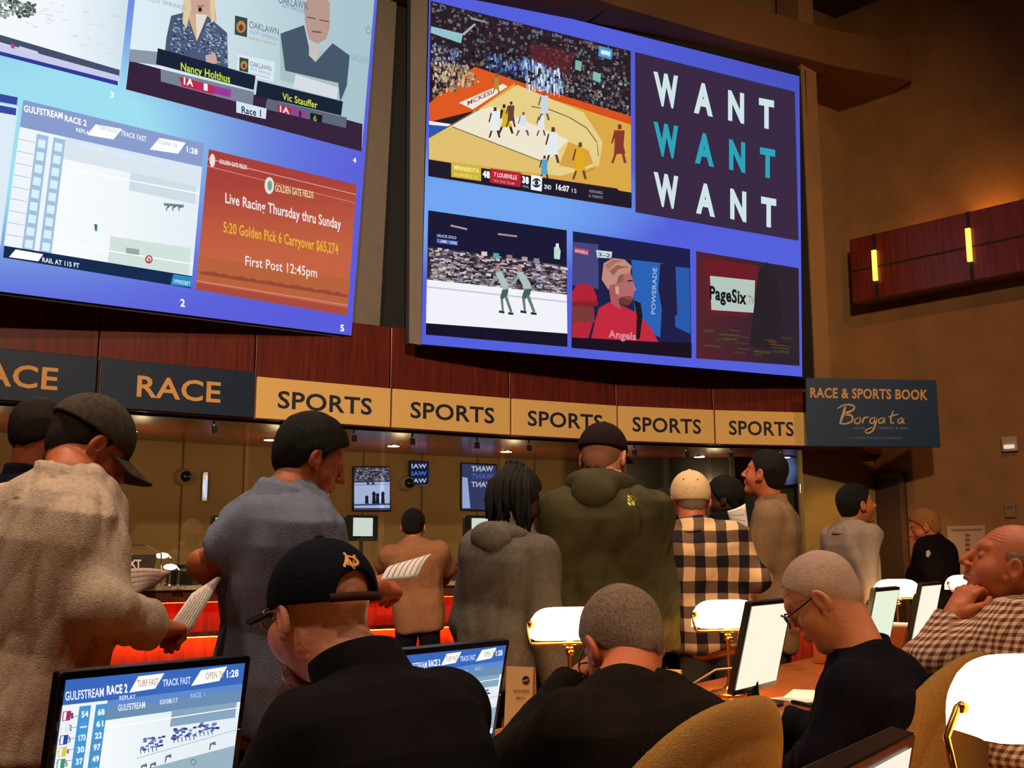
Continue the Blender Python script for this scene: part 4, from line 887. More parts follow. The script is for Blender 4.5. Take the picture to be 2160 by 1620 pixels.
def head_fn(nb, age=0, fat=0., beard=0., ears=True, nose=1.):
    """head distance field in head space: +y face, +z crown; nb = neck base in head space"""
    nbv = npv(nb)
    def f(P):
        A = P.copy(); A[..., 0] = np.abs(A[..., 0])
        d = ell(P, (0, -.012, .035), (.077, .097, .088))
        d = smin(d, ell(P, (0, .022, -.03), (.062 + fat * .01, .068, .082)), .03)
        d = smin(d, ell(P, (0, .062, -.094 - fat * .004), (.03 + fat * .01, .026, .022)), .025)
        d = smin(d, ell(A, (.042 + fat * .006, .045, -.03), (.026, .03, .03)), .02)
        d = smin(d, rc(A, (0, .082, .034), (.04, .068, .034), .013, .01), .012)
        d = smax(d, -ell(A, (.033, .094, .008), (.019, .02, .013)), .014)
        d = smin(d, ell(A, (.031, .072, .008), (.0145, .0145, .0125)), .003)
        d = smin(d, rc(P, (0, .086, .022), (0, .112 * nose + (1 - nose) * .09, -.022), .008, .0115), .012)
        d = smin(d, ell(A, (.013, .098, -.027), (.009, .011, .008)), .006)
        d = smin(d, rc(A, (0, .094, -.050), (.02, .08, -.052), .007, .004), .007)
        d = smin(d, rc(A, (0, .092, -.062), (.018, .08, -.060), .0075, .004), .007)
        d = smax(d, -rc(A, (0, .102, -.0555), (.024, .082, -.056), .0018, .0015), .003)
        # crease from nose to mouth
        if age: d = d + .0016 * np.exp(-((A[..., 0] - .032 - (A[..., 2] + .03) * -.3) / .004) ** 2) * ((A[..., 2] < -.02) & (A[..., 2] > -.075) & (P[..., 1] > .05))
        # forehead and neck creases
        if age: d = d + .001 * np.sin(P[..., 2] * 700) * ((P[..., 2] > .055) & (P[..., 1] > .04)) + .0012 * np.sin(P[..., 2] * 420 + 40 * P[..., 0]) * ((P[..., 2] < -.05) & (P[..., 1] < -.02))
        # neck
        d = smin(d, rc(P, (0, -.025, -.045), nbv, .056 + fat * .006, .062 + fat * .01), .03)
        if ears:
            Re = np.array(Matrix.Rotation(math.radians(-12), 3, 'X') @ Matrix.Rotation(math.radians(18), 3, 'Z'), np.float32)
            e = ell(A, (.083, -.006, -.002), (.011, .021, .034), Re)
            e = smax(e, -ell(A, (.095, .0, .004), (.010, .012, .021), Re), .006)
            e = smin(e, ell(A, (.079, .006, -.03), (.007, .008, .01)), .006)
            d = smin(d, e, .006)
        return d
    return f
def hair_fn(style, t):
    ys = [-.12, -.07, -.045, -.02, 0, .012, .03, .06, .085, .12]
    zs = {'short': [-.06, -.058, -.045, .0, .022, .0, .03, .072, .094, .11], 'thin': [-.06, -.06, -.045, .0, .022, .0, .034, .078, .104, .12], 'full': [-.075, -.07, -.05, .0, .022, -.012, .03, .066, .084, .1],
          'buzz': [-.055, -.055, -.04, .0, .022, .005, .034, .078, .10, .12], 'fringe': [-.06, -.058, -.045, .0, .022, .0, .03, .06, .07, .08]}[style]
    def f(P):
        A = P.copy(); A[..., 0] = np.abs(A[..., 0])
        d = ell(P, (0, -.012, .035), (.077 + t, .097 + t, .088 + t * 1.3)); d = smin(d, ell(P, (0, -.045, -.02), (.05 + t * .5, .05 + t * .6, .06)), .03)
        line = np.interp(P[..., 1], ys, zs) + .004 * np.sin(P[..., 0] * 160)
        g = (line - P[..., 2]) * .7
        d = smax(d, g, .006)
        if style == 'fringe': d = smax(d, (P[..., 2] - .055 - .25 * (-.03 - P[..., 1])) * .7, .01)
        ang = np.arctan2(P[..., 0], P[..., 1] + .01)
        if t > .008: d = d + t * .16 * (1 - np.abs(noise(P * npv((1, .7, .8)), 55, 8))) - t * .1
        d = d + (.0003 + t * .05) * np.sin(ang * 61 + 3 * np.sin(P[..., 2] * 50 + P[..., 0] * 20) + P[..., 2] * 45) + (.0004 + t * .03) * noise(P, 120, 8)
        return d
    return f
def hand_prims(w, d, n, side, curl=.5, spread=1., grip=None):
    """w wrist, d towards the knuckles, n back of hand, side +1 thumb on d x n side"""
    w = Vector(w); d = Vector(d).normalized(); n = (Vector(n) - d * Vector(n).dot(d)).normalized(); l = d.cross(n) * side
    pr = [('c', w - d * .02, w + d * .03, .026, .028)]
    for k, o in enumerate((.027, .009, -.009, -.026)): pr.append(('c', w + d * .015 + l * o * .6, w + d * .085 + l * o, .0155, .0125))
    for k, (o, L) in enumerate(zip((.028, .0095, -.009, -.027), (.074, .083, .077, .061))):
        p = w + d * .088 + l * o; dd = (d + l * o * 2.2 * spread * .3).normalized(); r = .0098
        for s, (fr, c) in enumerate(zip((.45, .31, .24), (curl * .8, curl * 1.15, curl * .8))):
            a = c * (1 + .12 * (k - 1.5) * .6); dd = (Matrix.Rotation(a, 3, (dd.cross(n)).normalized() if False else (n.cross(dd)).normalized()) @ dd)
            nn = Vector(n); q = p + dd * L * fr; pr.append(('c', p, q, r, r - .0009)); p = q; r -= .0009
            n_ = n
    t0 = w + d * .02 + l * .024; t1 = w + d * .055 + l * .05 - n * .012; t2 = t1 + (d * .8 + l * .15 - n * .35 * (1 + curl)).normalized() * .034; t3 = t2 + (d * .9 - l * .25 - n * .3).normalized() * .026
    pr += [('c', t0, t1, .0165, .0125), ('c', t1, t2, .0122, .0105), ('c', t2, t3, .0105, .009)]
    return pr
def hand_fn(pr, fore):
    def f(P):
        d = rc(P, fore[0], fore[1], fore[2], fore[3])
        for _, a, b, r1, r2 in pr[:5]: d = smin(d, rc(P, a, b, r1, r2), .014)
        e = None
        for _, a, b, r1, r2 in pr[5:]:
            x = rc(P, a, b, r1, r2); e = x if e is None else smin(e, x, .0025)
        return smin(d, e, .006)
    return f
def bounds(pts, pad):
    a = np.array([tuple(p) for p in pts]); return a.min(0) - pad, a.max(0) + pad

class Fig:
    """one person. All points are in the room; f = azimuth the chest faces"""
    def __init__(s, label, cat_loc, neck, pelvis, face, head, yaw, pitch, roll=0, sw=.185, shoulders=None, arms=None, hw=1., hd=1., belly=0., group=None, lean=None, hs=1.):
        s.neck = Vector(neck); s.pel = Vector(pelvis); s.head = Vector(head); s.R = Rhead(yaw, pitch, roll); s.hs = hs
        f = az(face); u = (s.neck - s.pel).normalized(); f = (f - u * f.dot(u)).normalized(); r = f.cross(u); s.u, s.f, s.r = u, f, r
        s.hw, s.hd, s.belly, s.sw = hw, hd, belly, sw; s.L = (s.neck - s.pel).length
        s.root = thing('person', label, 'person', (s.pel.x, s.pel.y, 0), -math.radians(face), group); bpy.context.view_layer.update()
        s.sh = {}
        for k, sg in (('L', -1), ('R', 1)):
            s.sh[k] = Vector(shoulders[k]) if shoulders and k in shoulders else s.neck + r * sg * sw * .9 - u * .08 - f * .005
        s.arm = {}; arms = arms or {}
        for k, sg in (('L', -1), ('R', 1)):
            if k in arms: s.arm[k] = (Vector(arms[k][0]), Vector(arms[k][1]))
            else: e = s.sh[k] + r * sg * .045 - Vector((0, 0, .29)) - f * .02; s.arm[k] = (e, e - Vector((0, 0, .25)) + f * .09)
        s.legs = None; s.skinparts = []
    def T(s, P):
        """room -> torso space (lateral, forward, along spine)"""
        M = np.array([s.r, s.f, s.u], np.float32).T; return (P - npv(s.pel)) @ M
    def torso(s, P, g=0., low=-.12, shoulders=True):
        q = s.T(P); z = q[..., 2]; L = s.L
        zz = np.array([-.25, -.10, .0, .25, .5, .72, .86, .94, 1.02]) * L; zz[0] = -.3; zz[1] = -.12
        W = np.interp(z, zz, np.array([.15, .168, .17, .158, .172, .188, .182, .14, .07]) * s.hw * .86 * (s.sw / .185) ** .6)
        D = np.interp(z, zz, np.array([.10, .118, .12, .112 + s.belly * .6, .12 + s.belly * .4, .118, .1, .08, .065]) * s.hd * .88)
        Yo = np.interp(z, zz, np.array([0, -.0, 0, .01 + s.belly * .7, .0 + s.belly * .3, -.015, -.02, -.02, 0]))
        x = np.abs(q[..., 0]) / (W + g); y = np.abs(q[..., 1] - Yo) / (D + g)
        k = (x ** 2.5 + y ** 2.5) ** .4
        d = (k - 1) * np.minimum(W, D)
        d = smax(d, z - L * .99 - g, .05)
        return smax(d, low - z, .03) if low is not None else d
    def arms_fn(s, P, g, r=(.062, .05, .036), which='LR', upto=1.):
        d = None
        for k in which:
            e, w = s.arm[k]; a = rc(P, s.sh[k], e, r[0] + g, r[1] + g); w2 = e + (w - e) * upto; b = rc(P, e, w2, r[1] + g, r[1] + (r[2] - r[1]) * upto + g); c = smin(a, b, .02); d = c if d is None else np.minimum(d, c)
        return d
    def leg_pts(s, seated=False):
        if s.legs: return s.legs
        o = []
        for sg in (-1, 1):
            h = s.pel + s.r * sg * .09; fl = Vector((s.f.x, s.f.y, 0)).normalized()
            if seated: kn = h + fl * .42 + s.r * sg * .05; kn.z = .5; an = kn + fl * -.02; an.z = .09
            else: kn = Vector((h.x, h.y, h.z * .52)) + fl * .01 + s.r * sg * .01; an = Vector((h.x, h.y, .085)) - fl * .03 + s.r * sg * .01
            o.append((h, kn, an))
        return o
    def skin(s, m, seated=False, hands=None, h=None, **hk):
        Y = s.pel.y; h = h or max(.0028, min(.006, Y * .0011)); R = s.R; Ri = R.transposed(); hs = s.hs
        nb = (Ri @ (s.neck - s.head)) / hs; fn = head_fn(nb, **hk); a = np.array([[-.105, -.125, -.135], [.105, .13, .135]]); lo = np.minimum(a[0], npv(nb) - .075); hi = np.maximum(a[1], npv(nb) + .075)
        V, Q = snets(fn, lo, hi, h / hs); Rn = np.array(R); V = (V * hs) @ Rn.T + np.array(s.head); parts = [(V, Q)]
        # rest of the body, inside the clothes
        legs = s.leg_pts(seated); s.legs = legs
        def body(P):
            d = s.torso(P, -.02, None); d = smax(d, -.2 - s.T(P)[..., 2], .03); d = smin(d, s.arms_fn(P, -.012), .03)
            for hp, kn, an in legs: d = smin(d, np.minimum(rc(P, hp - Vector((0, 0, .05)), kn, .055, .045), rc(P, kn, an, .045, .035)), .03)
            return d
        pts = [s.neck, s.pel] + [x for l in legs for x in l] + [s.sh['L'], s.sh['R']] + [x for k in 'LR' for x in s.arm[k]]; lo, hi = bounds(pts, .16); parts.append(snets(body, lo, hi, .022))
        for k, (d, n, curl, bare) in (hands or {}).items():
            e, w = s.arm[k]; side = 1 if k == 'L' else -1; pr = hand_prims(w, d, n, side, curl); st = e + (w - e) * bare if bare is not None else e + (w - e) * .7
            t = bare if bare is not None else .7; fo = (st, w, .046 + (.027 - .046) * t if t > 0 else .046, .027); P_ = [q for p in pr for q in (p[1], p[2])] + [st, w]; lo, hi = bounds(P_, .06); parts.append(snets(hand_fn(pr, fo), lo, hi, max(.0026, h * .8)))
            s.tips = [p[2] for p in pr]
        s.body = mesh_np('body', parts, m, s.root)
        # eyes
        return s
    def eyes(s, col='#2a1a12'):
        for sg in (-1, 1):
            c = s.head + s.R @ Vector((sg * .031, .073, .008)) * s.hs; MB().ball(c, .0118 * s.hs, 8, s.R).obj('eye', mat('eye_white', '#5a4438', rough=.2), s.root, smooth=True)
        return s
    def hair(s, m, style='short', t=.010, h=None, name='hair'):
        h = h or max(.003, min(.006, s.pel.y * .0011)); V, Q = snets(hair_fn(style, t), (-.11, -.14, -.11), (.11, .12, .16), h); V = (V * s.hs) @ np.array(s.R).T + np.array(s.head); s.hairo = mesh_np(name, [(V, Q)], m, s.root); return s
    def H(s, x, y, z): return s.head + s.R @ Vector((x, y, z)) * s.hs
    def top(s, m, name='shirt', g=.012, low=-.14, sleeve=1., cuff=.94, collar=.03, fold=.005, h=None, extra=None, r=(.053, .047, .037), collar_r=.07, ch=.05, which='LR', ff=26, flap=0, cm=None):
        """a garment: torso, sleeves, collar; folds run as soft ridges"""
        h = h or max(.0055, min(.012, s.pel.y * .0024)); nk = s.neck; up = (s.u * .6 + (s.head + s.R @ Vector((0, -.02, -.06)) - nk).normalized() * .4).normalized()
        def f(P):
            d = s.torso(P, g, low)
            for k in which:
                e, w = s.arm[k]; a = rc(P, s.sh[k], e, r[0] + g, r[1] + g)
                if sleeve > .5: e2 = e + (w - e) * cuff; b = rc(P, e, e2, r[1] + g, r[2] + g); ax = (w - e).normalized(); b = smax(b, (P - npv(e2)) @ npv(ax), .006); a = smin(a, b, .025)
                else: ax = (e - s.sh[k]).normalized(); cp = s.sh[k] + (e - s.sh[k]) * sleeve * 2; a = smax(rc(P, s.sh[k], e, r[0] + g, r[1] + g + .012), (P - npv(cp)) @ npv(ax), .006)
                d = smin(d, a, .04)
            # trapezius and collar
            d = smin(d, rc(P, nk - s.u * .03, nk - s.u * .08, .062 + g, .085 + g), .04)
            for k in 'LR': d = smin(d, rc(P, nk - s.u * .05, s.sh[k], .048 + g, .048 + g), .03)
            if extra: d = extra(P, d)
            q = s.T(P); n1 = noise(q * npv((1, 1, .55)), ff, 8); n2 = noise(q * npv((1.2, 1.2, .5)), ff * 2.1, 8, 8)
            d = d + fold * ((1 - np.abs(n1)) * 1.25 - .6) + fold * .65 * (1 - np.abs(n2))
            return d
        pts = [s.neck + s.u * .1, s.pel + s.u * low, s.sh['L'], s.sh['R']] + [x for k in which for x in s.arm[k]] + [s.pel + s.r * .2, s.pel - s.r * .2]; lo, hi = bounds(pts, .16 + s.belly)
        s.shirt = mesh_np(name, [snets(f, lo, hi, h)], m, s.root)
        if collar:
            g = []; rr = collar_r + .002; rows = [(-.07, .04), (-.045, .022), (-.02, .008), (collar * .5, .002), (collar, .0)]
            if flap: rows += [(collar + .006, .006), (collar * .7, .016), (-.012, .03), (-.03, .042)]
            else: rows += [(collar + .003, -.004), (collar - .006, -.007)]
            for i in range(33):
                t = 2 * PI * i / 32; row = []; v = ((t - PI) / PI)
                for z, o in rows: row.append(nk + up * (z - (.02 + .02 * flap) * (1 + math.cos(t)) * .5 * (z > -.03)) - s.f * .006 + s.r * math.sin(t) * (rr + o) * .97 + s.f * math.cos(t) * (rr + o))
                g.append(row)
            MB().sheet(g, .005).obj('collar', cm or m, s.root, smooth=True)
        return s
    def trousers(s, m, seated=False, g=.012):
        legs = s.legs or s.leg_pts(seated)
        def f(P):
            d = s.torso(P, -.004, -.15); d = smax(d, s.T(P)[..., 2] - .0, .01)
            for hp, kn, an in legs: d = smin(d, smin(rc(P, hp - Vector((0, 0, .09)) + (s.pel - hp) * .15, kn, .086, .064), rc(P, kn, an, .062, .052), .02), .03)
            d = smax(d, .06 - P[..., 2], .004); q = P; return d + .004 * noise(q * npv((1, 1, .6)), 30)
        lo, hi = bounds([s.pel] + [x for l in legs for x in l], .2); mesh_np('trousers', [snets(f, lo, hi, .016)], m, s.root)
        fl = Vector((s.f.x, s.f.y, 0)).normalized()
        for hp, kn, an in legs:
            b = Vector((an.x, an.y, 0)) + fl * .06; R = Matrix((fl.cross(Vector((0, 0, 1))), fl, (0, 0, 1))).transposed()
            MB().ball(b + Vector((0, 0, .045)), (.05, .14, .05), 8, R).box(b + Vector((0, 0, .01)), (.09, .26, .02), R).obj('shoe', mat('shoe_leather', '#120e0c', rough=.5), s.root, smooth=40)
        return s
    def cap(s, m, t=.014, brimL=.075, tilt=0, back_open=False, brimw=.075, z0=.028, brim_curve=.35, mb=None, strap=None, button=True, h=None):
        h = h or max(.003, min(.006, s.pel.y * .0011)); R = s.R; tl = math.tan(math.radians(tilt))
        def f(P):
            d = ell(P, (0, -.012, .035), (.078 + t, .098 + t, .09 + t)); pl = (z0 + tl * P[..., 1]) - P[..., 2]
            d = smax(d, pl, .004)
            if back_open: d = smax(d, -ell(P, (0, -.115, z0 + .012), (.043, .06, .036)), .004)
            a = np.arctan2(P[..., 0], P[..., 1] + .012); sm = np.abs(((a / (PI / 3)) % 1) - .5)
            d = d + .0012 * np.exp(-((.5 - sm) / .02) ** 2); d = smin(d, ell(P, (0, -.012, .127 + t), (.009, .009, .004)), .002) if button else d
            return smax(d, -ell(P, (0, -.012, .03), (.0815 + t * .3, .1015 + t * .3, .094)), .002) if h < .0035 else d
        V, Q = snets(f, (-.12, -.14, -.03), (.12, .14, .16), h); V = (V * s.hs) @ np.array(R).T + np.array(s.head); s.capo = mesh_np('cap', [(V, Q)], m, s.root)
        g = []
        for i in range(15):
            a = math.radians(-62 + 124 * i / 14); row = []
            for j in range(6):
                u = j / 5; y0 = math.cos(a) * (.095 + t) - .014; x0 = math.sin(a) * (.076 + t); y = y0 + brimL * u * (math.cos(a) ** .6 + .1); x = x0 * (1 + .05 * u)
                z = z0 + tl * y + .004 - brim_curve * (x * x) * 8 * .6 - .012 * u; row.append(s.H(x, y, z))
            g.append(row)
        o = MB().sheet(g, .004).obj('brim', mb or m, s.root, smooth=50)
        if strap: MB().tube([s.H(math.sin(math.radians(a)) * (.076 + t), -.012 - math.cos(math.radians(a)) * (.098 + t), z0 + .006 + tl * (-.1)) for a in range(-36, 37, 6)], .009, 6).obj('strap', strap, s.root, smooth=True)
        return s
    def glasses(s, m, r=.0016, wire=True, y0=.108, zc=.006, rx=.025, rz=.019):
        mb = MB()
        for sg in (-1, 1): mb.tube([s.H(sg * .033 + math.cos(t) * rx, y0 - abs(math.cos(t)) * .002 * 0 - (.006 if sg * math.cos(t) > .5 else 0), zc + math.sin(t) * rz) for t in [2 * PI * i / 16 for i in range(17)]], r, 6)
        mb.tube([s.H(-.009, y0, zc + .004), s.H(0, y0 + .003, zc + .008), s.H(.009, y0, zc + .004)], r, 6)
        for sg in (-1, 1): mb.tube([s.H(sg * .058, y0 - .008, zc + .006), s.H(sg * .078, .05, zc + .008), s.H(sg * .085, .0, zc + .012), s.H(sg * .084, -.014, zc + .004), s.H(sg * .08, -.024, zc - .012)], r, 6)
        mb.obj('glasses', m, s.root, smooth=True); return s
def hoodpart(p, m, rad=.098, tube=.036, droop=.05):
    B = np.array([p.r, p.f, p.u], np.float32).T; c = npv(p.neck + p.u * .012 - p.f * .015)
    def f(P):
        q = (P - c) @ B; x, y, z = q[..., 0], q[..., 1], q[..., 2]; ang = np.arctan2(x, -y); bk = np.clip(np.cos(ang), 0, 1)
        rr = np.sqrt((x / 1.12) ** 2 + (y / .95) ** 2); d = np.sqrt((rr - rad - .012 * bk) ** 2 + ((z + .0 + droop * bk * (rr > rad) * .25 + .02 * (1 - bk)) * .8) ** 2) - tube * (.62 + .5 * bk)
        d = smin(d, ell(q, (0, -rad - .035, -droop), (.095, .035, .06)), .03); return smax(d, y - .07, .02) + .006 * (1 - np.abs(noise(q, 34, 8))) - .003
    lo, hi = bounds([p.neck], .26); mesh_np('hood', [snets(f, lo, hi, max(.005, p.pel.y * .0015))], m, p.root)
def decal(target, items, mname, mtl, parent):
    """flat print pressed onto a garment: items = (colour, photo outline)"""
    dg = bpy.context.evaluated_depsgraph_get(); M = world(target.parent) if target.parent else Matrix.Identity(4)
    me = target.data; bv = BVHTree.FromPolygons([M @ v.co for v in me.vertices], [tuple(p.vertices) for p in me.polygons]); mb = MB(); lift = .0012
    for col, pts in items:
        n = max(1, len(pts)); vs = []
        for x, y in pts:
            d = ray(x, y).normalized(); hit, nn, i, dist = bv.ray_cast(CAM, d)
            if hit is None: vs = None; break
            vs.append(hit - d * lift)
        lift += .0003
        if vs: mb.add(vs, [tuple(range(len(vs)))], [lin(col)] * len(vs))
    return mb.obj(mname, mtl, parent) if mb.v else None
def text_items(st, A, B, H, col, bold=.02):
    vs, fs, x0, x1 = glyphs(st, bold); out = []
    for f in fs:
        out.append((col, [(A[0] + (B[0] - A[0]) * (vs[i][0] - x0) / (x1 - x0), A[1] + (B[1] - A[1]) * (vs[i][0] - x0) / (x1 - x0) - vs[i][1] / CAPH * H) for i in f]))
    return out
def paper(name, label, quad, lines=8, bend=.01, mtl=None, cat='paper', group=None):
    """a sheet held in the air: quad of room points, with a soft bend and printed lines"""
    q = [Vector(p) for p in quad]; n = (q[1] - q[0]).cross(q[3] - q[0]).normalized()
    if n.dot(CAM - q[0]) < 0: n = -n
    def pt(u, v, o=0): return q[0] * (1 - u) * (1 - v) + q[1] * u * (1 - v) + q[2] * u * v + q[3] * (1 - u) * v + n * (bend * math.sin(PI * u) + o)
    c = (q[0] + q[2]) / 2; root = thing(name, label, cat, c, 0, group); bpy.context.view_layer.update()
    MB().sheet([[pt(i / 8, j / 4) for j in range(5)] for i in range(9)], .0008).obj('sheet', mtl or PAPER, root, smooth=True)
    mb = MB(); r = random.Random(5)
    for k in range(lines):
        v = .12 + .76 * k / max(1, lines - 1); e = .55 + .35 * r.random()
        for i in range(6):
            a, b = .1 + e * i / 6 * .9, .1 + e * (i + .85) / 6 * .9; mb.add([pt(a, v, .0012), pt(b, v, .0012), pt(b, v + .03, .0012), pt(a, v + .03, .0012)], [(0, 1, 2, 3)])
    mb.obj('print', mat('grey_print', '#8a8288', rough=.8), root); return root
SK1 = skinmat('skin_ruddy', '#b3623f'); SK2 = skinmat('skin_light', '#bd7a58'); SK3 = skinmat('skin_dark', '#3a1d14'); SK4 = skinmat('skin_olive', '#a35f3a'); SK5 = skinmat('skin_pale', '#c08068')
HB = hairmat('hair_black', '#080505'); HBR = hairmat('hair_brown', '#1f120c'); HG = hairmat('hair_grey', '#7d6858'); HW = hairmat('hair_silver', '#b09c8c', .2); HBL = hairmat('hair_sandy', '#8a5c34')
TRD = fabric('trouser_dark', '#15131a'); TRG = fabric('trouser_grey', '#3b352f'); TRB = fabric('denim', '#262b38')
GOLDW = mat('gold_wire', '#b0793f', rough=.3, metal=1)
V3 = Vector
def A(px, py, Y): return at(px, py, Y)
# ---- 1 near standing man in oatmeal sweater and grey cap ----
OAT = fabric('oatmeal_knit', '#bba898', var=.16, vs=90)
p = Fig('man standing with his back turned, oatmeal sweater and dark grey cap, reading a sheet', None, A(148, 1010, 2.62), A(60, 1490, 2.62), 42, A(186, 946, 2.72), 50, -30, roll=0, sw=.215, hw=1.12, hd=1.15,
        shoulders={'R': A(205, 1075, 2.66), 'L': A(-45, 1085, 2.62)}, arms={'R': (A(222, 1278, 2.48), A(322, 1326, 2.68)), 'L': (A(-30, 1300, 2.75), A(200, 1290, 3.0))})
p.skin(SK1, hands={'R': ((A(384, 1318, 2.80) - A(322, 1326, 2.68)), V3((.1, -.5, .85)), 1.15, .8), 'L': (A(300, 1262, 3.05) - A(200, 1290, 3.0), V3((0, -.7, .6)), .7, .7)}).eyes().hair(HBR, 'short', .006)
p.cap(fabric('cap_charcoal', '#4a443c', var=.25), t=.016, brimL=.085, brim_curve=.9, tilt=-4); p.top(OAT, 'sweater', g=.02, low=-.12, collar=.035, fold=.008, collar_r=.074); p.trousers(TRD)
decal(p.capo, [('#6f6a2c', [(128, 846), (158, 838), (160, 842), (130, 851)]), ('#3f4a34', [(106, 862), (132, 852), (134, 868), (108, 880)])], 'cap_print', PRINT, p.root)
paper('betting_sheet', 'white printed sheet in the right hand of the man in the oatmeal sweater', [A(346, 1334, 2.74), A(404, 1252, 2.84), A(472, 1208, 2.93), A(398, 1338, 2.78)], 7, .008)
paper('betting_sheet', 'dim folded sheet just beyond the oatmeal sweater sleeve, in the left hand', [A(262, 1200, 3.05), A(362, 1206, 3.15), A(322, 1242, 3.1), A(276, 1262, 3.0)], 5, .01, mat('pink_sheet', '#b9a096', rough=.8))
# ---- 2 man behind him ----
p = Fig('man in dark navy shirt half hidden behind the grey cap at the left edge', None, A(62, 1000, 3.6), A(40, 1330, 3.6), 40, A(85, 920, 3.62), 30, -12)
p.skin(SK1, h=.005).hair(HBR, 'buzz', .007).top(fabric('navy_cotton', '#141626'), 'shirt', g=.015, collar=.03); p.trousers(TRD)
# ---- 3 man in the grey-blue polo ----
POLO = fabric('polo_greyblue', '#6c748c', var=.1, vs=120)
p = Fig('dark haired man in grey-blue polo shirt looking down at a sheet', None, A(612, 1034, 3.0), A(585, 1415, 3.05), 48, A(656, 970, 3.05), 64, -20, sw=.2, hw=1.2, hd=1.4, belly=.03, hs=.96,
        shoulders={'R': A(660, 1100, 3.14), 'L': A(540, 1110, 2.92)}, arms={'L': (A(428, 1192, 2.98), A(505, 1262, 3.2)), 'R': (A(715, 1275, 2.92), A(785, 1246, 2.72))})
p.skin(SK1, hands={'R': (A(840, 1232, 2.82) - A(785, 1246, 2.72), V3((.2, -.85, .45)), 1.2, 0.), 'L': (A(545, 1290, 3.3) - A(505, 1262, 3.2), V3((-.5, -.6, .3)), .6, 0.)}).eyes().hair(hairmat('hair_polo', '#0c0806'), 'full', .017)
p.top(POLO, 'polo_shirt', g=.016, low=-.16, sleeve=.32, collar=.028, fold=.006, collar_r=.072, r=(.06, .05, .04), flap=1); p.trousers(TRD)
bpy.context.view_layer.update()
paper('betting_sheet', 'white printed sheet held up between the navy cap and the counter customer', [A(802, 1226, 2.66), A(828, 1192, 2.72), A(911, 1168, 2.78), A(880, 1218, 2.68)], 6, .012)
# ---- 4 seated man in navy cap ----
BLK = fabric('black_fleece', '#100d0f', var=.2, vs=200, bump=.5, bs=500, sheen=.2); NAVC = fabric('cap_navy', '#0a0b16', var=.15)
p = Fig('seated man in black fleece and navy cap with gold letters, wearing wire glasses', None, A(765, 1440, 1.94), (-.13, 1.80, .56), -42, A(674, 1300, 1.98), -47, -8, sw=.175, hw=1.12, hd=1.3, belly=.03, hs=1.0,
        shoulders={'L': A(652, 1556, 1.80), 'R': A(938, 1498, 2.06)}, arms={'L': ((-.42, 1.8, .86), (-.58, 2.02, .80)), 'R': ((-.10, 2.17, .86), (-.32, 2.34, .8))})
p.skin(SK5, True, age=1, fat=1, hands={'L': (V3((-.4, .8, 0)), V3((0, 0, 1)), .4, .8), 'R': (V3((-.6, .6, 0)), V3((0, 0, 1)), .4, .8)}).eyes()
p.cap(NAVC, t=.015, brimL=.078, back_open=True, strap=fabric('strap_brown', '#3a2118'), z0=.02, brim_curve=.5, tilt=2); p.glasses(GOLDW, .0019); p.top(BLK, 'fleece_jacket', g=.024, low=-.05, collar=.06, fold=.005, collar_r=.082, r=(.056, .05, .04)); p.trousers(TRD, True)
decal(p.capo, text_items('N', (724, 1194), (750, 1200), 30, '#c8893f', .03) + text_items('D', (729, 1190), (758, 1197), 21, '#c8893f', .02), 'cap_letters', PRINT, p.root)
CAPMAN = p
g = []
mbd = lambda P_: P_
# goatee
def beard(p, m, t=.006, zt=-.045):
    def f(P):
        d = ell(P, (0, .03, -.055), (.058 + t, .064 + t, .07)); d = smin(d, ell(P, (0, .066, -.098), (.03 + t, .026 + t, .03)), .02)
        d = smax(d, (P[..., 2] - zt), .01); d = smax(d, .02 - P[..., 1], .01); d = smax(d, -ell(P, (0, .1, -.055), (.02, .02, .009)), .004); return d + .002 * noise(P, 200, 8)
    V, Q = snets(f, (-.09, -.02, -.16), (.09, .13, -.0), .003); V = (V * p.hs) @ np.array(p.R).T + np.array(p.head); mesh_np('beard', [(V, Q)], m, p.root)
beard(p, hairmat('beard_white', '#a08478', .2), .0025, -.02)
# ---- 5 seated grey haired man ----
DKS = fabric('dark_sweater', '#17120f', var=.25, vs=150, bump=.4, bs=350)
p = Fig('seated grey haired man bent over the desk in a dark sweater, hand at his face', None, A(1318, 1448, 2.26), (.26, 2.26, .56), -25, A(1314, 1366, 2.38), -28, -34, sw=.185, hw=1.12, hd=1.3, belly=.02,
        shoulders={'L': A(1215, 1530, 2.18), 'R': A(1412, 1502, 2.30)}, arms={'L': ((-.02, 2.35, .84), A(1215, 1440, 2.55)), 'R': ((.52, 2.42, .86), (.3, 2.62, .84))})
p.skin(SK1, True, age=1, hands={'L': (A(1250, 1400, 2.5) - A(1215, 1440, 2.55), V3((-.6, -.3, .6)), .9, .6), 'R': (V3((-.6, .5, 0)), V3((0, 0, 1)), .4, .8)}).eyes().hair(HG, 'short', .009)
p.glasses(GOLDW, .0019); p.top(DKS, 'sweater', g=.022, low=-.05, collar=.028, fold=.007, collar_r=.074); p.trousers(TRD, True)
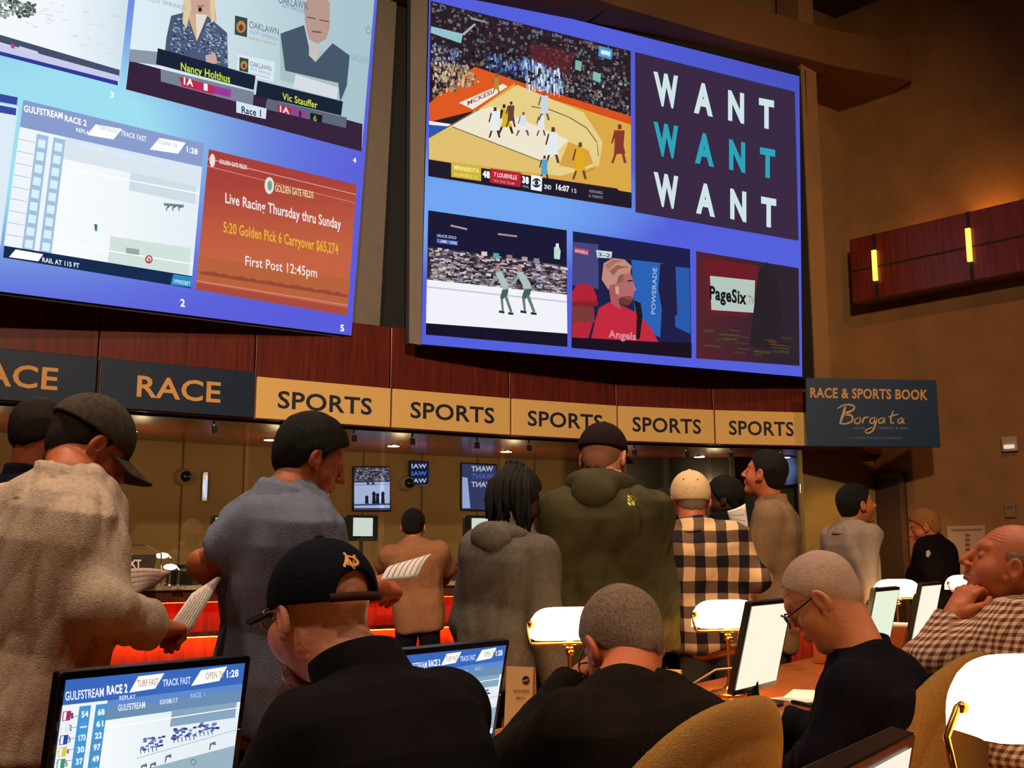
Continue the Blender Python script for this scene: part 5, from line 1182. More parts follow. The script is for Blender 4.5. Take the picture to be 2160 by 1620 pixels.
# ---- 6 seated bald man ----
NVS = fabric('navy_sweater', '#0f0c16', var=.2, vs=150, bump=.4, bs=350)
p = Fig('seated man with cropped white hair and dark glasses in a navy sweater, looking down', None, A(1815, 1378, 2.88), (.98, 2.95, .56), -62, A(1736, 1266, 2.92), -68, -34, sw=.18, hw=1.05, hd=1.25, belly=.03, hs=1.03,
        shoulders={'L': A(1800, 1455, 2.74), 'R': A(1862, 1420, 3.05)}, arms={'L': (A(1740, 1600, 2.75), A(1680, 1640, 3.1)), 'R': (A(1760, 1560, 3.2), A(1650, 1530, 3.3))})
p.skin(SK2, True, age=1, fat=.4, hands={'L': (V3((-.6, .6, 0)), V3((0, 0, 1)), .4, .8), 'R': (V3((-.7, .5, 0)), V3((0, 0, 1)), .4, .8)}).eyes().hair(hairmat('hair_stubble', '#c0a090', .15), 'buzz', .002)
p.glasses(mat('dark_frame', '#1a0f0c', rough=.4), .0024); p.top(NVS, 'sweater', g=.022, low=-.05, collar=.04, fold=.008, collar_r=.072); p.trousers(TRD, True)
# ---- 7 leaning back man in checked shirt ----
CHK = check_mat('small_check', ('#d6bba4', '#a07a66', '#5c382c'), 50, 50, skew=.9)
p = Fig('man in a brown checked shirt leaning back with his hand against his face', None, A(2150, 1290, 3.3), A(2150, 1640, 3.1), -60, A(2128, 1200, 3.3), -72, 22, sw=.21, hw=1.2, hd=1.35, belly=.05, hs=1.14,
        shoulders={'L': A(2105, 1350, 3.15), 'R': A(2140, 1330, 3.5)}, arms={'L': (A(1955, 1395, 3.2), A(2010, 1300, 3.24)), 'R': (A(2000, 1400, 3.7), A(1990, 1460, 3.8))})
p.skin(SK1, True, age=1, fat=1, hands={'L': (A(2052, 1225, 3.26) - A(2010, 1300, 3.24), V3((-.75, -.5, .25)), .75, .75)}).eyes().hair(HG, 'fringe', .005)
p.top(CHK, 'checked_shirt', g=.02, low=-.05, collar=.03, fold=.006, collar_r=.08, flap=1); p.trousers(TRG, True)
# ---- 8 customer at the counter ----
p = Fig('customer at the teller counter seen from behind, brown shirt with pale tan back', None, A(872, 1146, 7.8), A(882, 1275, 7.8), 8, A(872, 1112, 7.84), 5, -8, sw=.2, hw=1.1,
        arms={'L': (A(812, 1190, 7.9), A(822, 1225, 8.1)), 'R': (A(940, 1195, 7.9), A(930, 1225, 8.1))})
p.skin(SK4, h=.008).hair(HB, 'full', .012, h=.008).top(fabric('tan_shirt', '#8a5e42'), 'shirt', g=.03, low=-.2, collar=.02, h=.014, fold=.006); p.trousers(TRD)
# ---- 9 person with locs ----
GRH = fabric('grey_hoodie', '#57514c', var=.15)
p = Fig('person with long dark locs in a grey hooded jacket beside the green jacket', None, A(1078, 1124, 4.3), A(1058, 1330, 4.3), 35, A(1090, 1058, 4.34), 55, -14, sw=.165, hw=1.05, hd=1.1)
p.skin(SK3, h=.005).eyes().hair(HB, 'full', .018)
def hood(p_, rr=.1, dz=-.03, back=.09):
    def ex(P, d):
        c = p_.neck - p_.f * back * .8 + p_.u * dz; a = ell(P, c, (rr * 1.35, rr * .7, rr * .75), np.array([p_.r, p_.f, p_.u], np.float32).T); d = smin(d, a, .03); return smax(d, -ell(P, p_.neck + p_.u * .06 - p_.f * .02, (rr * .85, rr * .8, rr * .8), np.array([p_.r, p_.f, p_.u], np.float32).T), .012)
    return ex
p.top(GRH, 'hooded_jacket', g=.03, low=-.22, collar=.0, fold=.009); hoodpart(p, GRH, .085, .026, .04); p.trousers(TRD)
mb = MB(); r_ = random.Random(4)
for i in range(46):
    a = math.radians(r_.uniform(95, 285)); rr = .085 + r_.random() * .012; x, y = math.sin(a) * rr * .95, math.cos(a) * rr * 1.1 - .015; L = r_.uniform(.10, .24)
    t0 = p.H(x * .6, y * .6, .115 + r_.random() * .02); t1 = p.H(x * 1.12, y * 1.12, .05); t2 = t1 + V3((0, 0, -L * .5)) + (p.R @ V3((x, y, 0))) * .12; t3 = t2 + V3((r_.uniform(-.015, .015), r_.uniform(-.015, .015), -L * .5)); mb.tube([t0, t1, t2, t3], [.012, .012, .011, .006], 6)
for i in range(9):
    a = i * .7; mb.tube([p.H(-.02 + .035 * math.cos(a), -.03 + .035 * math.sin(a), .115), p.H(-.02 + .03 * math.cos(a + .8), -.03 + .03 * math.sin(a + .8), .15), p.H(-.02 + .01 * math.cos(a + 2), -.035 + .01 * math.sin(a + 2), .158)], .013, 6)
mb.obj('locs', HB, p.root, smooth=True)
MB().lathe([(.008, -.006), (.008, .006)], p.H(.087, -.0, -.035), 10).obj('earring', CHROME, p.root)
# ---- 10 man in the green jacket ----
GRJ = fabric('olive_shell', '#37331f', var=.2, vs=14, rough=.6, sheen=.1, bump=.15)
p = Fig('tall man in an olive green rain jacket with a dark cap, seen from behind', None, A(1272, 1022, 4.45), A(1272, 1290, 4.45), 18, A(1274, 968, 4.49), 28, -8, sw=.215, hw=1.36, hd=1.3, hs=1.12, shoulders={'L': A(1186, 1102, 4.41), 'R': A(1362, 1100, 4.49)},
        arms={'L': (A(1162, 1250, 4.42), A(1178, 1370, 4.5)), 'R': (A(1390, 1245, 4.47), A(1392, 1370, 4.6))})
p.skin(SK2, h=.005, age=1).eyes().hair(hairmat('hair_neck', '#8a5a40', .1), 'buzz', .002); p.cap(fabric('cap_maroon_black', '#1d1114'), t=.013, brimL=.075, z0=.03, brim_curve=.7)
p.top(GRJ, 'rain_jacket', g=.045, low=-.28, collar=0, fold=.013, ff=18, h=.008); hoodpart(p, GRJ, .112, .04, .055); p.trousers(TRD)
MB().tube([p.neck + p.u * .045 + (p.r * math.sin(t) * .078 - p.f * math.cos(t) * .078) for t in [math.radians(a) for a in range(-75, 76, 10)]], .012, 8).obj('collar', fabric('white_collar', '#b8a69a'), p.root, smooth=True)
dome = lambda cx, cy, r0, r1, tilt=0: [(cx + math.cos(t) * r1, cy - math.sin(t) * r1) for t in [PI / 2 * k / 5 for k in range(6)]] + [(cx + math.cos(t) * r0, cy - math.sin(t) * r0) for t in [PI / 2 * k / 5 for k in range(5, -1, -1)]]
decal(p.shirt, [('#b0b020', dome(1324, 1066, 3 + 7 * k, 8 + 7 * k)) for k in range(3)], 'chest_logo', PRINT, p.root)
# ---- 11 plaid man in the white cap ----
PLD = check_mat('big_plaid', ('#c9a67c', '#5f4a3a', '#1a1218'), 9.2, 8.2, .02, .03, 0., .52)
p = Fig('man in a black and cream plaid flannel shirt with a white cap, seen from behind', None, A(1460, 1108, 5.45), A(1500, 1300, 5.45), 4, A(1456, 1056, 5.5), -2, -6, sw=.225, hs=1.12, hw=1.35, hd=1.2, shoulders={'L': A(1418, 1138, 5.45), 'R': A(1530, 1132, 5.45)},
        arms={'R': (A(1596, 1222, 5.36), A(1545, 1130, 5.7)), 'L': (A(1420, 1240, 5.45), A(1440, 1240, 5.7))})
p.skin(SK1, h=.005).eyes().hair(HG, 'buzz', .004); p.cap(fabric('cap_white', '#c9ab84', var=.06, sheen=0), t=.014, z0=.0, brimL=.06, tilt=6, back_open=False)
decal(p.capo, [('#3a2418', [(1440, 1009), (1443, 1009), (1443, 1012), (1440, 1012)]), ('#3a2418', [(1470, 1010), (1473, 1010), (1473, 1013), (1470, 1013)]), ('#6a4a34', [(1446, 1029), (1466, 1028), (1466, 1030), (1446, 1031)])], 'cap_seams', PRINT, p.root)
p.top(PLD, 'flannel_shirt', g=.025, low=-.16, collar=.04, fold=.008, collar_r=.075, h=.009, flap=1); p.trousers(TRG)
paper('betting_sheet', 'white sheets held up beyond the plaid sleeve', [A(1534, 1078, 5.7), A(1572, 1062, 5.73), A(1580, 1120, 5.75), A(1540, 1100, 5.73)], 4, .01)
# ---- 12 tall man in tan sweater ----
TAN_S = fabric('tan_knit', '#7c6248', var=.12, vs=120)
p = Fig('tall dark haired man in a tan quarter-zip sweater looking up at the screens', None, A(1628, 1062, 6.0), A(1632, 1280, 6.0), -68, A(1612, 1002, 6.0), -58, 14, sw=.185, hw=1.15, hs=1.08, hd=1.1, arms={'L': (A(1600, 1190, 5.85), A(1560, 1250, 6.0)), 'R': (A(1650, 1190, 6.2), A(1600, 1230, 6.3))})
p.skin(SK1, h=.005).eyes().hair(HB, 'full', .012); p.top(TAN_S, 'sweater', g=.028, low=-.25, collar=.05, fold=.007, collar_r=.078, h=.01); p.trousers(TRG)
# ---- 13 young man in profile ----
p = Fig('young dark haired man in a pale grey sweater facing right, looking up', None, A(1795, 1104, 7.05), A(1805, 1265, 7.05), 62, A(1808, 1067, 7.05), 80, 12, sw=.19, hw=1.1, hd=1.0, hs=1.1, arms={'R': (A(1822, 1180, 6.9), A(1838, 1270, 6.9))})
p.skin(SK4, h=.005).eyes().hair(HB, 'full', .014); p.top(fabric('grey_sweater', '#8c7a70'), 'sweater', g=.02, low=-.2, collar=.018, fold=.006, h=.01); p.trousers(TRG)
# ---- 14 distant man in black jacket ----
p = Fig('sandy haired man in a black jacket with a white chest mark, beyond the far lamps', None, A(1966, 1138, 8.7), A(1975, 1290, 8.7), -55, A(1950, 1113, 8.7), -72, -18, sw=.25, hw=1.45, hd=1.3, arms={'L': (A(1955, 1200, 8.5), A(1925, 1220, 8.7))}, hs=1.12)
p.skin(SK1, h=.006).eyes().hair(HBL, 'full', .014, h=.006); p.top(fabric('black_jacket', '#0c0b0d'), 'jacket', g=.035, low=-.1, collar=.03, fold=.008, h=.012); p.trousers(TRD)
decal(p.shirt, [('#8a8690', [(1954, 1162), (1960, 1160), (1964, 1168), (1958, 1176), (1953, 1172)])], 'chest_mark', PRINT, p.root)
# ---- 15, 16 people glimpsed beyond the plaid shirt ----
p = Fig('short dark haired person glimpsed between the green jacket and the plaid shirt', None, A(1404, 1118, 5.9), A(1404, 1260, 5.9), -30, A(1402, 1082, 5.9), -40, -10, sw=.17)
p.skin(SK1, h=.007).hair(HB, 'full', .012, h=.007).top(fabric('olive_top', '#4a432c'), 'jacket', g=.02, low=-.2, collar=.03, h=.014); p.trousers(TRD)
p = Fig('dark haired person in black glimpsed behind the raised white sheets', None, A(1535, 1085, 6.4), A(1520, 1240, 6.4), -60, A(1528, 1055, 6.4), -70, -5, sw=.19)
p.skin(SK3, h=.007).hair(HB, 'full', .02, h=.007).top(fabric('black_top', '#0d0c0e'), 'jacket', g=.02, low=-.2, collar=.03, h=.014); p.trousers(TRD)
# =====================  THE DESK ROWS, LAMPS, MONITORS, CHAIRS  =====================
RO = V3((-.75, 2.15, 0)); RD = az(35); RP = az(125)     # a point of the row, its direction, and the side people sit on
def rowpt(t, perp, z=0): v = RO + RD * t + RP * perp; return V3((v.x, v.y, z))
RR = Matrix((RD, RP, (0, 0, 1))).transposed()
def desk(name, label, t0, t1, pc, w):
    o = thing(name, label, 'desk', rowpt((t0 + t1) / 2, pc, 0), 0); c = (t0 + t1) / 2; L = t1 - t0
    MB().rbox(rowpt(c, pc, .733), (L, w, .034), RR, .012).obj('worktop', DESKW, o)
    MB().box(rowpt(c, pc - w / 2 + .02, .40), (L, .03, .64), RR).obj('modesty_panel', DESKW, o)
    n = int(L / 1.6) + 1
    for k in range(n + 1): MB().box(rowpt(t0 + .03 + (L - .06) * k / n, pc - .02, .36), (.04, w - .1, .72), RR).obj('side_panel', DESKW, o)
    return o
desk('betting_desk', 'long cherry wood desk row with lamps where the men sit', -.7, 8.6, .115, .67)
desk('betting_desk', 'nearer cherry wood desk row with the big lamp at the right edge', -1.4, 1.95, 1.66, .46)
SHADE = glow('opal_glass_lit', '#ffe2a8', 9)
def shadeglow():
    m = bpy.data.materials.new('opal_shade'); m.use_nodes = True; nt = m.node_tree; b = nt.nodes['Principled BSDF']; b.inputs['Base Color'].default_value = (.9, .85, .75, 1); b.inputs['Roughness'].default_value = .25
    b.inputs['Emission Color'].default_value = (*lin('#ffe0a0'), 1); b.inputs['Emission Strength'].default_value = 4.5; return m
OPAL = shadeglow()
def bankers(px, pyt, Y, label, a=76, ht=.37, power=9, L=.135, H=.105, drop=.062, out=.02, rr=.0052):
    c = at(px, 1300, Y); z0 = .75; base = V3((c.x, c.y, z0)); d = az(a); nrm = V3((d.y, -d.x, 0)); up = V3((0, 0, 1))
    if nrm.dot(CAM - base) < 0: nrm = -nrm
    o = thing('bankers_lamp', label, 'lamp', base, 0, 'brass desk lamps with white glass shades'); zt = z0 + ht
    MB().lathe([(.085, 0), (.085, .01), (.07, .018), (.03, .024), (.014, .04), (.009, .06)], base, 28).obj('base', BRASS, o, smooth=40)
    MB().lathe([(.0075, .05), (.0075, ht - .16), (.014, ht - .155), (.014, ht - .135), (.008, ht - .13), (.008, ht - .115)], base, 16).ball(base + up * (ht - .115), .013, 8).obj('pole', BRASS, o, smooth=40)
    MB().lathe([(.004, 0), (.01, .004), (.01, .014), (.004, .018)], base + up * (ht - .15) + nrm * .012, 12, Matrix((d, up, nrm)).transposed()).obj('switch', BRASS, o, smooth=40)
    # shade: a half barrel with rounded shoulders, hollow below
    g = []; D = H * .75; sc = base + up * (ht - H)
    for i in range(25):
        u = -1 + 2 * i / 24; k = (1 - abs(u) ** 5) ** .35 if abs(u) < 1 else 0; k = max(k, .02); row = []
        for j in range(17):
            th = PI * j / 16; cx = math.cos(th); sy = math.sin(th)
            yy = (abs(cx) ** .8) * (1 if cx > 0 else -1) * D * (.55 + .45 * k); zz = (sy ** .75) * H * k; row.append(sc + d * u * L + nrm * yy + up * zz)
        g.append(row)
    MB().sheet(g, .004).obj('shade', OPAL, o, smooth=True)
    MB().tube([sc + d * L * 1.0 + up * .05, sc + d * (L + .016) + up * .05], .007, 10).ball(sc + d * (L + .004) + up * .05, .012, 8).obj('knob', BRASS, o, smooth=True)
    MB().tube([sc - d * L + up * .05, sc - d * (L + .016) + up * .05], .007, 10).ball(sc - d * (L + .004) + up * .05, .012, 8).obj('knob', BRASS, o, smooth=True)
    f = nrm * .045 + up * (.05 - drop)
    MB().tube([sc - d * (L + .014) + up * .05, sc - d * (L + out) + up * (.05 - drop * .4) + nrm * .02, sc - d * (L + out) + f + up * .004, sc - d * (L + out * .6) + f, sc + d * (L + out * .6) + f, sc + d * (L + out) + f + up * .004, sc + d * (L + out) + up * (.05 - drop * .4) + nrm * .02, sc + d * (L + .014) + up * .05], rr, 10).tube([sc + f, sc + V3((0, 0, -.012)), base + up * (ht - .115)], .005, 8).obj('rail', BRASS, o, smooth=50)
    MB().tube([sc - d * .09 + up * .03, sc + d * .09 + up * .03], .012, 12).obj('bulb', SHADE, o, smooth=True)
    l = bpy.data.lights.new('lamp_light', 'POINT'); l.energy = power; l.color = lin('#ffb765'); l.shadow_soft_size = .04; lo = bpy.data.objects.new('lamp_light', l); COL.objects.link(lo); lo.location = sc - up * .025; return o
bankers(1201, 1287, 3.75, 'lit white banker lamp left of the grey haired man', power=LP_ if 'LP_' in globals() else 5)
bankers(1534, 1275, 4.35, 'lit white banker lamp right of the grey haired man, before the tilted monitor')
bankers(1895, 1220, 6.66, 'small far banker lamp in front of the man in the black jacket', ht=.40)
bankers(2040, 1228, 8.0, 'farthest banker lamp, half hidden by the raised hand', ht=.40)
bankers(2178, 1378, 2.1, 'large near banker lamp cut off by the right edge', ht=.36, L=.15, power=9, H=.145, drop=.125, a=84, out=.05, rr=.007)
bp = rowpt(-.98, 1.56); bl_ = bankers(1080 + F * bp.x / .62, 1300, .62, 'lit banker lamp of the photographer\'s own desk, below the picture', ht=.34, power=7)  # added unseen lamp to light the nearest men
# ---- monitors ----
def monitor(tpos, perp, W, H, zc, tilt, label, draw=None, yaw=0, scr=None, corner=None):
    c = rowpt(tpos, perp, zc); Rm = Matrix.Rotation(math.radians(yaw), 3, 'Z') @ RR; nrm = Rm @ V3((0, 1, 0)); R = Rm @ Matrix.Rotation(math.radians(tilt), 3, 'X')
    fw = R @ V3((0, 1, 0)); o = thing('desktop_monitor', label, 'monitor', (c.x, c.y, .75), 0, 'flat monitors along the betting desks'); bpy.context.view_layer.update()
    MB().rbox(c - fw * .012, (W, .024, H), R, .008).obj('bezel', PLB, o, bevel=.002)
    MB().rbox(c - fw * .035, (W * .7, .03, H * .6), R, .02).obj('rear_housing', PLB, o, bevel=.004)
    b = V3((c.x, c.y, .752)) - nrm * .05
    MB().tube([c - fw * .045, b + V3((0, 0, .08)), b + V3((0, 0, .01))], [.02, .02, .025], 12).lathe([(.11, 0), (.11, .008), (.03, .018)], b, 28).obj('stand', PLB, o, smooth=40)
    P = c + fw * .0012
    return o, P, fw, R, c
def corner_px(v):
    v = V3(v) - CAM; x = v.x; y = v.y * cP + v.z * sP; z = v.z * cP - v.y * sP; return (1080 + F * x / y, 810 - F * z / y)
MON = picture_mat('monitor_picture', 1.0, True)
def board_near(k, Q):
    Aq = lambda u, v: inq(Q, u, v)
    race_board(k, Q, .1, True)
def scrq(c, R, W, H, m=.014, mbm=.02):
    return [corner_px(c + R @ V3((-(s_) * (W / 2 - m) * 1, 0, z_))) for s_, z_ in ((1, H / 2 - m), (-1, H / 2 - m), (-1, -H / 2 + mbm), (1, -H / 2 + mbm))]
def put_monitor(t, perp, W, H, zc, tilt, label, kind, yaw=0):
    o, P, fw, R, c = monitor(t, perp, W, H, zc, tilt, label, yaw=yaw); Q = scrq(c, R, W, H)
    if (Q[0][0] > Q[1][0]): Q = [Q[1], Q[0], Q[3], Q[2]]
    k = Pic(P, fw, .0006, .00012)
    if kind == 'board':
        race_board(k, Q, .1, True); X = lambda u, v: inq(Q, u, v)
        def T(s_, u0, u1, v, h, col, b=.02):
            a, b2 = X(u0, v), X(u1, v); hh = math.dist(X(u0, v), X(u0, v - h)); k.text(s_, a, b2, hh, col, b)
        T('GULFSTREAM', .005, .22, .135, .06, '#e8f0ff'); T('RACE 2', .235, .35, .125, .06, '#ffffff', .04); T('TRACK FAST', .545, .70, .11, .05, '#c8dcff', .03); T('1:28', .90, .965, .095, .055, '#ffffff', .03); T('REPLAY', .31, .40, .175, .03, '#dfe8ff'); T('TURF FAST', .40, .52, .095, .05, '#c09070', .01); T('OPEN 74', .78, .88, .09, .05, '#b0a878', .01)
        T('GULFSTREAM', .31, .46, .25, .045, '#e8f0ff'); T('03/08/17', .54, .64, .24, .035, '#dfe8ff'); T('RACE  1', .71, .79, .22, .035, '#a8c8f0')
        for r in range(9):
            v = .262 + r * .08; T('%d' % [54, 0, 173, 30, 37, 124, 0, 0, 0][r] if [54, 0, 173, 30, 37, 124, 0, 0, 0][r] else '-', .108, .146, v, .04, '#ffffff', .03); T('%d' % [68, 61, 22, 97, 49, 119, 71, 92, 31][r], .198, .236, v, .04, '#ffffff', .03)
            k.poly(['#b02a5a', '#e8e8f0', '#2a4a9c', '#e0c84a', '#3a9a6a', '#3a3a48', '#e0803a', '#d8d8e0', '#4a90c0'][r], [X(.0, v - .055), X(.045, v - .055), X(.045, v + .01), X(0, v + .01)]); T('%d' % (r + 1), .048, .062, v, .04, '#5a5a70', .02); k.poly('#f4f4fa', [X(.005, v - .05), X(.02, v - .05), X(.02, v + .005), X(.005, v + .005)])
        rr = random.Random(8); it = []
        for (u0, v0, n) in ((.50, .50, 5), (.68, .46, 6), (.80, .44, 5)):
            for i in range(n * 5):
                u = u0 + rr.random() * .13 - .06; v = v0 + rr.random() * .08 - .04; it.append((rr.choice(['#5a6ab0', '#3a4a90', '#8a90c8', '#6a80b8', '#2c3a78']), [X(u, v), X(u + .018, v + .004), X(u + .014, v + .018), X(u - .006, v + .014)]))
            for i in range(n): u = u0 - .05 + i * .022; it.append(('#4a5a9c', [X(u, v0 + .04), X(u + .006, v0 + .04), X(u + .012, v0 + .075), X(u + .008, v0 + .075)]))
        k.many(it); k.many([('#a8b0c8', [X(.44, .60), X(1, .50), X(1, .505), X(.44, .605)])])
        k.many([('#6a7080', [X(u, v), X(u + .03, v - .01), X(u + .035, v + .02), X(u + .01, v + .01), X(u + .005, v + .05), X(u, v + .05)]) for u, v in ((.47, .66), (.52, .66), (.60, .62), (.84, .58))])
        k.ring('#5a6070', X(.49, .80), 5, 6, .4); k.ring('#7a8090', X(.62, .74), 5, 6, .3); k.ring('#7a8090', X(.76, .70), 6, 7, .3); k.ring('#c04850', X(.83, .82), 10, 10, .3); T('3', .82, .835, .835, .04, '#c04850', .03); T('18', .70, .735, .85, .05, '#ffffff', .04)
        k.poly('#2c3468', [X(0, .95), X(1, .90), X(1, 1), X(0, 1)])
    else:
        k.grad(Q, lambda x, y: lin(kind), 1, 1)
    k.obj('screen', MON, o); return o
put_monitor(.04, .03, .425, .30, .94, -8, 'black monitor showing blue race results, nearest at the bottom left', 'board', yaw=-4)
put_monitor(.94, .06, .42, .30, .92, -12, 'black monitor with race replay right of the black fleece man', 'board', yaw=-4)
put_monitor(2.55, .28, .42, .34, .965, -14, 'tilted monitor glaring white beside the middle banker lamp', '#fff6dc')
put_monitor(4.9, .28, .44, .34, .98, -14, 'far monitor glaring white beside the far banker lamp', '#fff6e0')
put_monitor(3.85, .34, .40, .32, .99, -14, 'thin slanting monitor behind the head of the man in navy', '#e8f2d8')
put_monitor(-.36, 1.50, .42, .32, .962, -12, 'black monitor corner rising from the bottom edge of the photo', '#fff2dc', yaw=0)
# ---- tent cards ----
def tent(px, py, Y, w, h, label, logo=True):
    c = at(px, py, Y); o = thing('tent_card', label, 'tent card', (c.x, c.y, .75), 0, 'folded advertising cards on the desk'); n = -az(20); d = az(110); bpy.context.view_layer.update(); z1 = .752 + h
    cardm = mat('card_cream', '#d9b07a', rough=.6)
    cr = [V3((c.x, c.y, 0)) + d * s * w / 2 for s in (-1, 1)]
    g = [[V3((q.x, q.y, 0)) + n * (.0 + .03 * (1 - v)) + V3((0, 0, .752 + h * v)) for v in (0, .5, 1)] + [V3((q.x, q.y, 0)) - n * .02 * k + V3((0, 0, .752 + h - .004 * k)) for k in (1,)] + [V3((q.x, q.y, 0)) - n * (.02 + .02) + V3((0, 0, .752))] for q in cr]
    MB().sheet(g, .0015).obj('card', cardm, o)
    if logo:
        p0 = V3((c.x, c.y, .752 + h)); u3 = (n * .03 - V3((0, 0, h))).normalized(); nn = d.cross(u3); nn = nn if nn.dot(CAM - p0) > 0 else -nn; k = Pic(p0, nn, .002, .0002)
        x0, y0 = corner_px(p0 + u3 * h * .18 + d * w * .25); k.disc('#2a1c14', (x0, y0), 8, 9); k.poly('#c08a58', [(x0 - 7, y0 + 1), (x0 + 7, y0 - 3), (x0 + 6, y0), (x0 - 6, y0 + 4)])
        k.text('RACE BOOK', (x0 - 26, y0 + 26), (x0 + 8, y0 + 26), 6, '#7a5030', .02); k.text('MENU', (x0 - 20, y0 + 40), (x0, y0 + 40), 5, '#7a5030'); k.obj('print', PRINT, o)
    return o
tent(1097, 1480, 3.3, .085, .215, 'cream tent card with round dark logo beside the replay monitor')
tent(1412, 1400, 4.05, .085, .13, 'cream tent card top showing behind the grey haired man\'s shoulder', False)
# ---- slip boxes, keyboards and papers ----
def slipbox(t, perp, h, label):
    c = rowpt(t, perp, .752); o = thing('slip_holder', label, 'slip holder', c, 0, 'wooden slip holders on the desk'); 
    MB().box(c + V3((0, 0, h / 2)), (.22, .16, h), RR).obj('box', DESKW, o, bevel=.004); MB().box(c + V3((0, 0, h + .004)), (.2, .14, .012), RR).obj('slips', PAPER, o); return o
slipbox(4.25, -.02, .15, 'orange wood slip holder left of the face of the man in navy'); slipbox(5.2, .05, .14, 'orange wood slip holder under the far banker lamp')
def flat(name, label, t, perp, w, d, h, m, a=0, cat='paper'):
    c = rowpt(t, perp, .751 + h / 2); R = Matrix.Rotation(math.radians(a), 3, 'Z') @ RR; o = MB().box(c, (w, d, h), R).obj(name, m, None, loc=c, bevel=min(.003, h * .3)); return tag(o, label, cat)
flat('form_sheet', 'white form sheets on the desk in front of the man in navy', 2.92, .33, .26, .2, .004, PAPER, 12)
flat('form_sheet', 'bright sheet on the desk by the pen right of the grey haired man', 2.78, .34, .2, .16, .003, PAPER, -20)
flat('form_sheet', 'white sheets on the desk under the replay monitor', 1.17, .16, .3, .2, .004, PAPER, 5)
flat('newspaper', 'folded newspaper beside the grey haired man\'s right shoulder', 2.28, .16, .25, .18, .012, mat('newsprint', '#c79a78', rough=.8), 30, 'newspaper')
flat('pen', 'black marker pen lying across the form sheets', 2.60, .40, .13, .016, .014, PLB, 55, 'pen')
cb = MB().tube([rowpt(2.68, .16, .87), rowpt(2.6, .06, .86), rowpt(2.52, -0.02, .80), rowpt(2.49, -.04, .756), rowpt(2.6, -.12, .756)], .004, 8).obj('cable', mat('cable_beige', '#a8906c', rough=.5), None, loc=rowpt(2.4, .05, .756), smooth=True)
tag(cb, 'pale power cable looping behind the tilted monitor', 'cable')
# ---- tub chairs ----
CH = fabric('mustard_weave', '#966f3c', var=.14, vs=220, bump=.6, bs=420)
def tubchair(c, a, top, label, w=.5):
    """barrel chair: rounded shell back, seat pad, pedestal; a = azimuth it faces"""
    f = az(a); r = V3((f.y, -f.x, 0)); c = V3((c[0], c[1], 0)); o = thing('tub_chair', label, 'chair', (c.x, c.y, 0), -math.radians(a), 'mustard upholstered chairs at the desk row'); bpy.context.view_layer.update()
    M = np.array([r, f, V3((0, 0, 1))], np.float32).T; cc = npv((c.x, c.y, 0))
    def shell(P):
        q = (P - cc) @ M; x, y, z = q[..., 0], q[..., 1], q[..., 2]; lean = -(z - .45) * .10
        # curved sheet: back of a cylinder, thinner to the top, outline a rounded arch
        R_ = .36; rad = np.sqrt(x ** 2 + (y - lean - .13) ** 2); d = np.abs(rad - R_) - .03; d = np.maximum(d, (y - lean + .06))
        hx = (w / 2) * 1.0; arch = ((np.abs(x) / hx) ** 2.6 + (np.maximum(z - .62, 0) / (top - .62)) ** 2.2) ** .42 - 1
        d = smax(d, arch * .2, .03); d = smax(d, .40 - z, .02)
        rim = np.abs(arch * .2 + .035); return d + .004 * np.exp(-(rim / .006) ** 2)
    lo, hi = bounds([c + r * .42 - f * .42 + V3((0, 0, .35)), c - r * .42 + f * .2 + V3((0, 0, top + .05)), c + r * .42 + f * .2, c - r * .42 - f * .42 + V3((0, 0, .4))], .05)
    mesh_np('backrest', [snets(shell, lo, hi, .008)], CH, o)
    def seat(P):
        q = (P - cc) @ M; return (((np.abs(q[..., 0]) / .25) ** 4 + (np.abs(q[..., 1] - .02) / .24) ** 4 + (np.abs(q[..., 2] - .42) / .06) ** 4) ** .25 - 1) * .06
    lo, hi = bounds([c + V3((-.3, -.3, .34)), c + V3((.3, .3, .5))], .03); mesh_np('seat', [snets(seat, lo, hi, .012)], CH, o)
    MB().lathe([(.25, 0), (.25, .02), (.04, .05), (.035, .36), (.12, .37)], (c.x, c.y, 0), 24).obj('pedestal', BLACK, o, smooth=40); return o
tubchair((.22, 2.23, 0), -48, 1.04, 'mustard tub chair back at bottom centre, behind the grey haired man', .60)
tubchair((.98, 3.03, 0), -52, 1.05, 'mustard tub chair back behind the man in navy', .62)
tubchair((-.13, 1.72, 0), -42, .82, 'mustard tub chair under the man in black fleece', .46)
tubchair((1.95, 3.35, 0), -60, .95, 'mustard tub chair of the man in the checked shirt', .46)
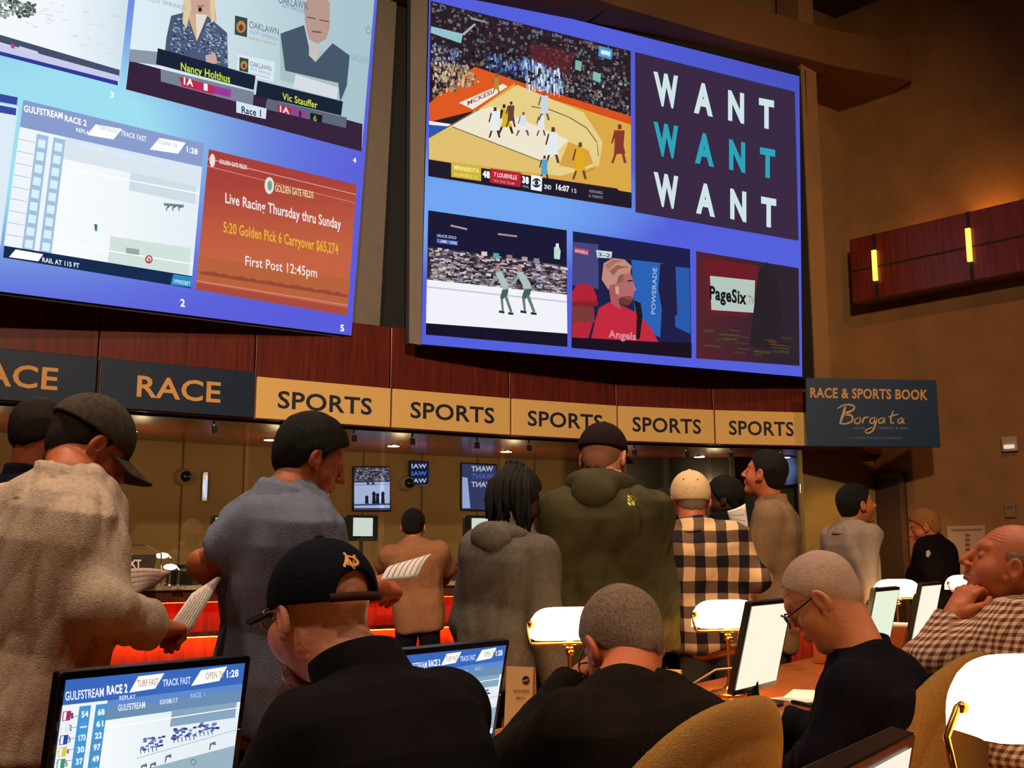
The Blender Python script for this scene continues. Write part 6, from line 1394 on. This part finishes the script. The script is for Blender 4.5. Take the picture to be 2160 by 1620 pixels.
# =====================  CAMERA, LIGHT  =====================
cam = bpy.data.cameras.new('camera'); co = bpy.data.objects.new('camera', cam); COL.objects.link(co)
co.location = CAM; co.rotation_euler = (PI / 2 + PIT, 0, 0); cam.sensor_width = 36; cam.lens = 36 * F / 2160; cam.clip_start = .05
bpy.context.scene.camera = co
w = bpy.data.worlds.new('world'); bpy.context.scene.world = w; w.use_nodes = True
w.node_tree.nodes['Background'].inputs[0].default_value = (.04, .025, .015, 1); w.node_tree.nodes['Background'].inputs[1].default_value = .35
def lamp(kind, loc, power, color, size=.2, target=None, spot=None, blend=.5):
    l = bpy.data.lights.new('light', kind); l.energy = power; l.color = lin(color) if isinstance(color, str) else color
    if kind == 'AREA': l.size = size
    else: l.shadow_soft_size = size
    if spot: l.spot_size = math.radians(spot); l.spot_blend = blend
    o = bpy.data.objects.new('light', l); COL.objects.link(o); o.location = loc
    if target is not None: o.rotation_euler = (Vector(target) - Vector(loc)).to_track_quat('-Z', 'Y').to_euler()
    return o
# ceiling can lights over the seating (above the picture)
CANS = [(-3.6, .8), (-1.2, -.6), (1.6, -1.2), (-2.6, 3.6), (.2, 2.6), (3.2, 1.6), (-.4, 5.8), (3.0, 5.2)]
for i, (x, y) in enumerate(CANS):
    lamp('SPOT', (x, y, 6.6), CANP[i] if 'CANP' in globals() else 520, '#ffdcb8', .12, (x * .8, y + .6, 0), 75, .8)
# downlights over the tellers
for i in range(1, NJ - 1):
    p = (off(i, 1.15) + off(i + 1, 1.15)) / 2 if i + 1 < NJ else off(i, 1.15); lamp('POINT', (p.x, p.y, 2.05), 11, '#ffd8a4', .05)
lamp('SPOT', (3.7, 10.9, 2.36), 30, '#ffc070', .05, (3.6, 11.2, 0), 120, .6)
# cove light on the box, then added unseen spots that brighten the stucco
for s in (1.5, 4, 6.5): v = sw(s0 + s, zt + .1, .12); lamp('AREA', v, 2.2, '#ffae44', .5, sw(s0 + s, zt + 2, .05))
lamp('SPOT', (2.6, 6.5, 5.2), 150, '#ffbe7c', .1, (3.2, 11.2, 5.6), 60, .9)
lamp('SPOT', (4.0, 5.5, 6.6), 430, '#ffb878', .1, (5.0, 10.9, 1.5), 70, .9)
lamp('SPOT', (.5, -2.5, 6.4), 3600, '#ffdcb4', .15, (.3, 9.8, 2.9), 56, .9)  # unseen rear spots added to brighten the fascia and signs
lamp('SPOT', (-4, -2.5, 6.4), 2200, '#ffe2c0', .15, (-3.4, 8.0, 2.8), 50, .9)
s = bpy.context.scene; s.view_settings.view_transform = 'Standard'; s.view_settings.look = 'None'; s.view_settings.gamma = 1; s.view_settings.exposure = 0; s.view_settings.use_curve_mapping = False
s.cycles.use_denoising = True; s.cycles.max_bounces = 6; s.cycles.sample_clamp_indirect = 4; s.cycles.caustics_reflective = False; s.cycles.caustics_refractive = False
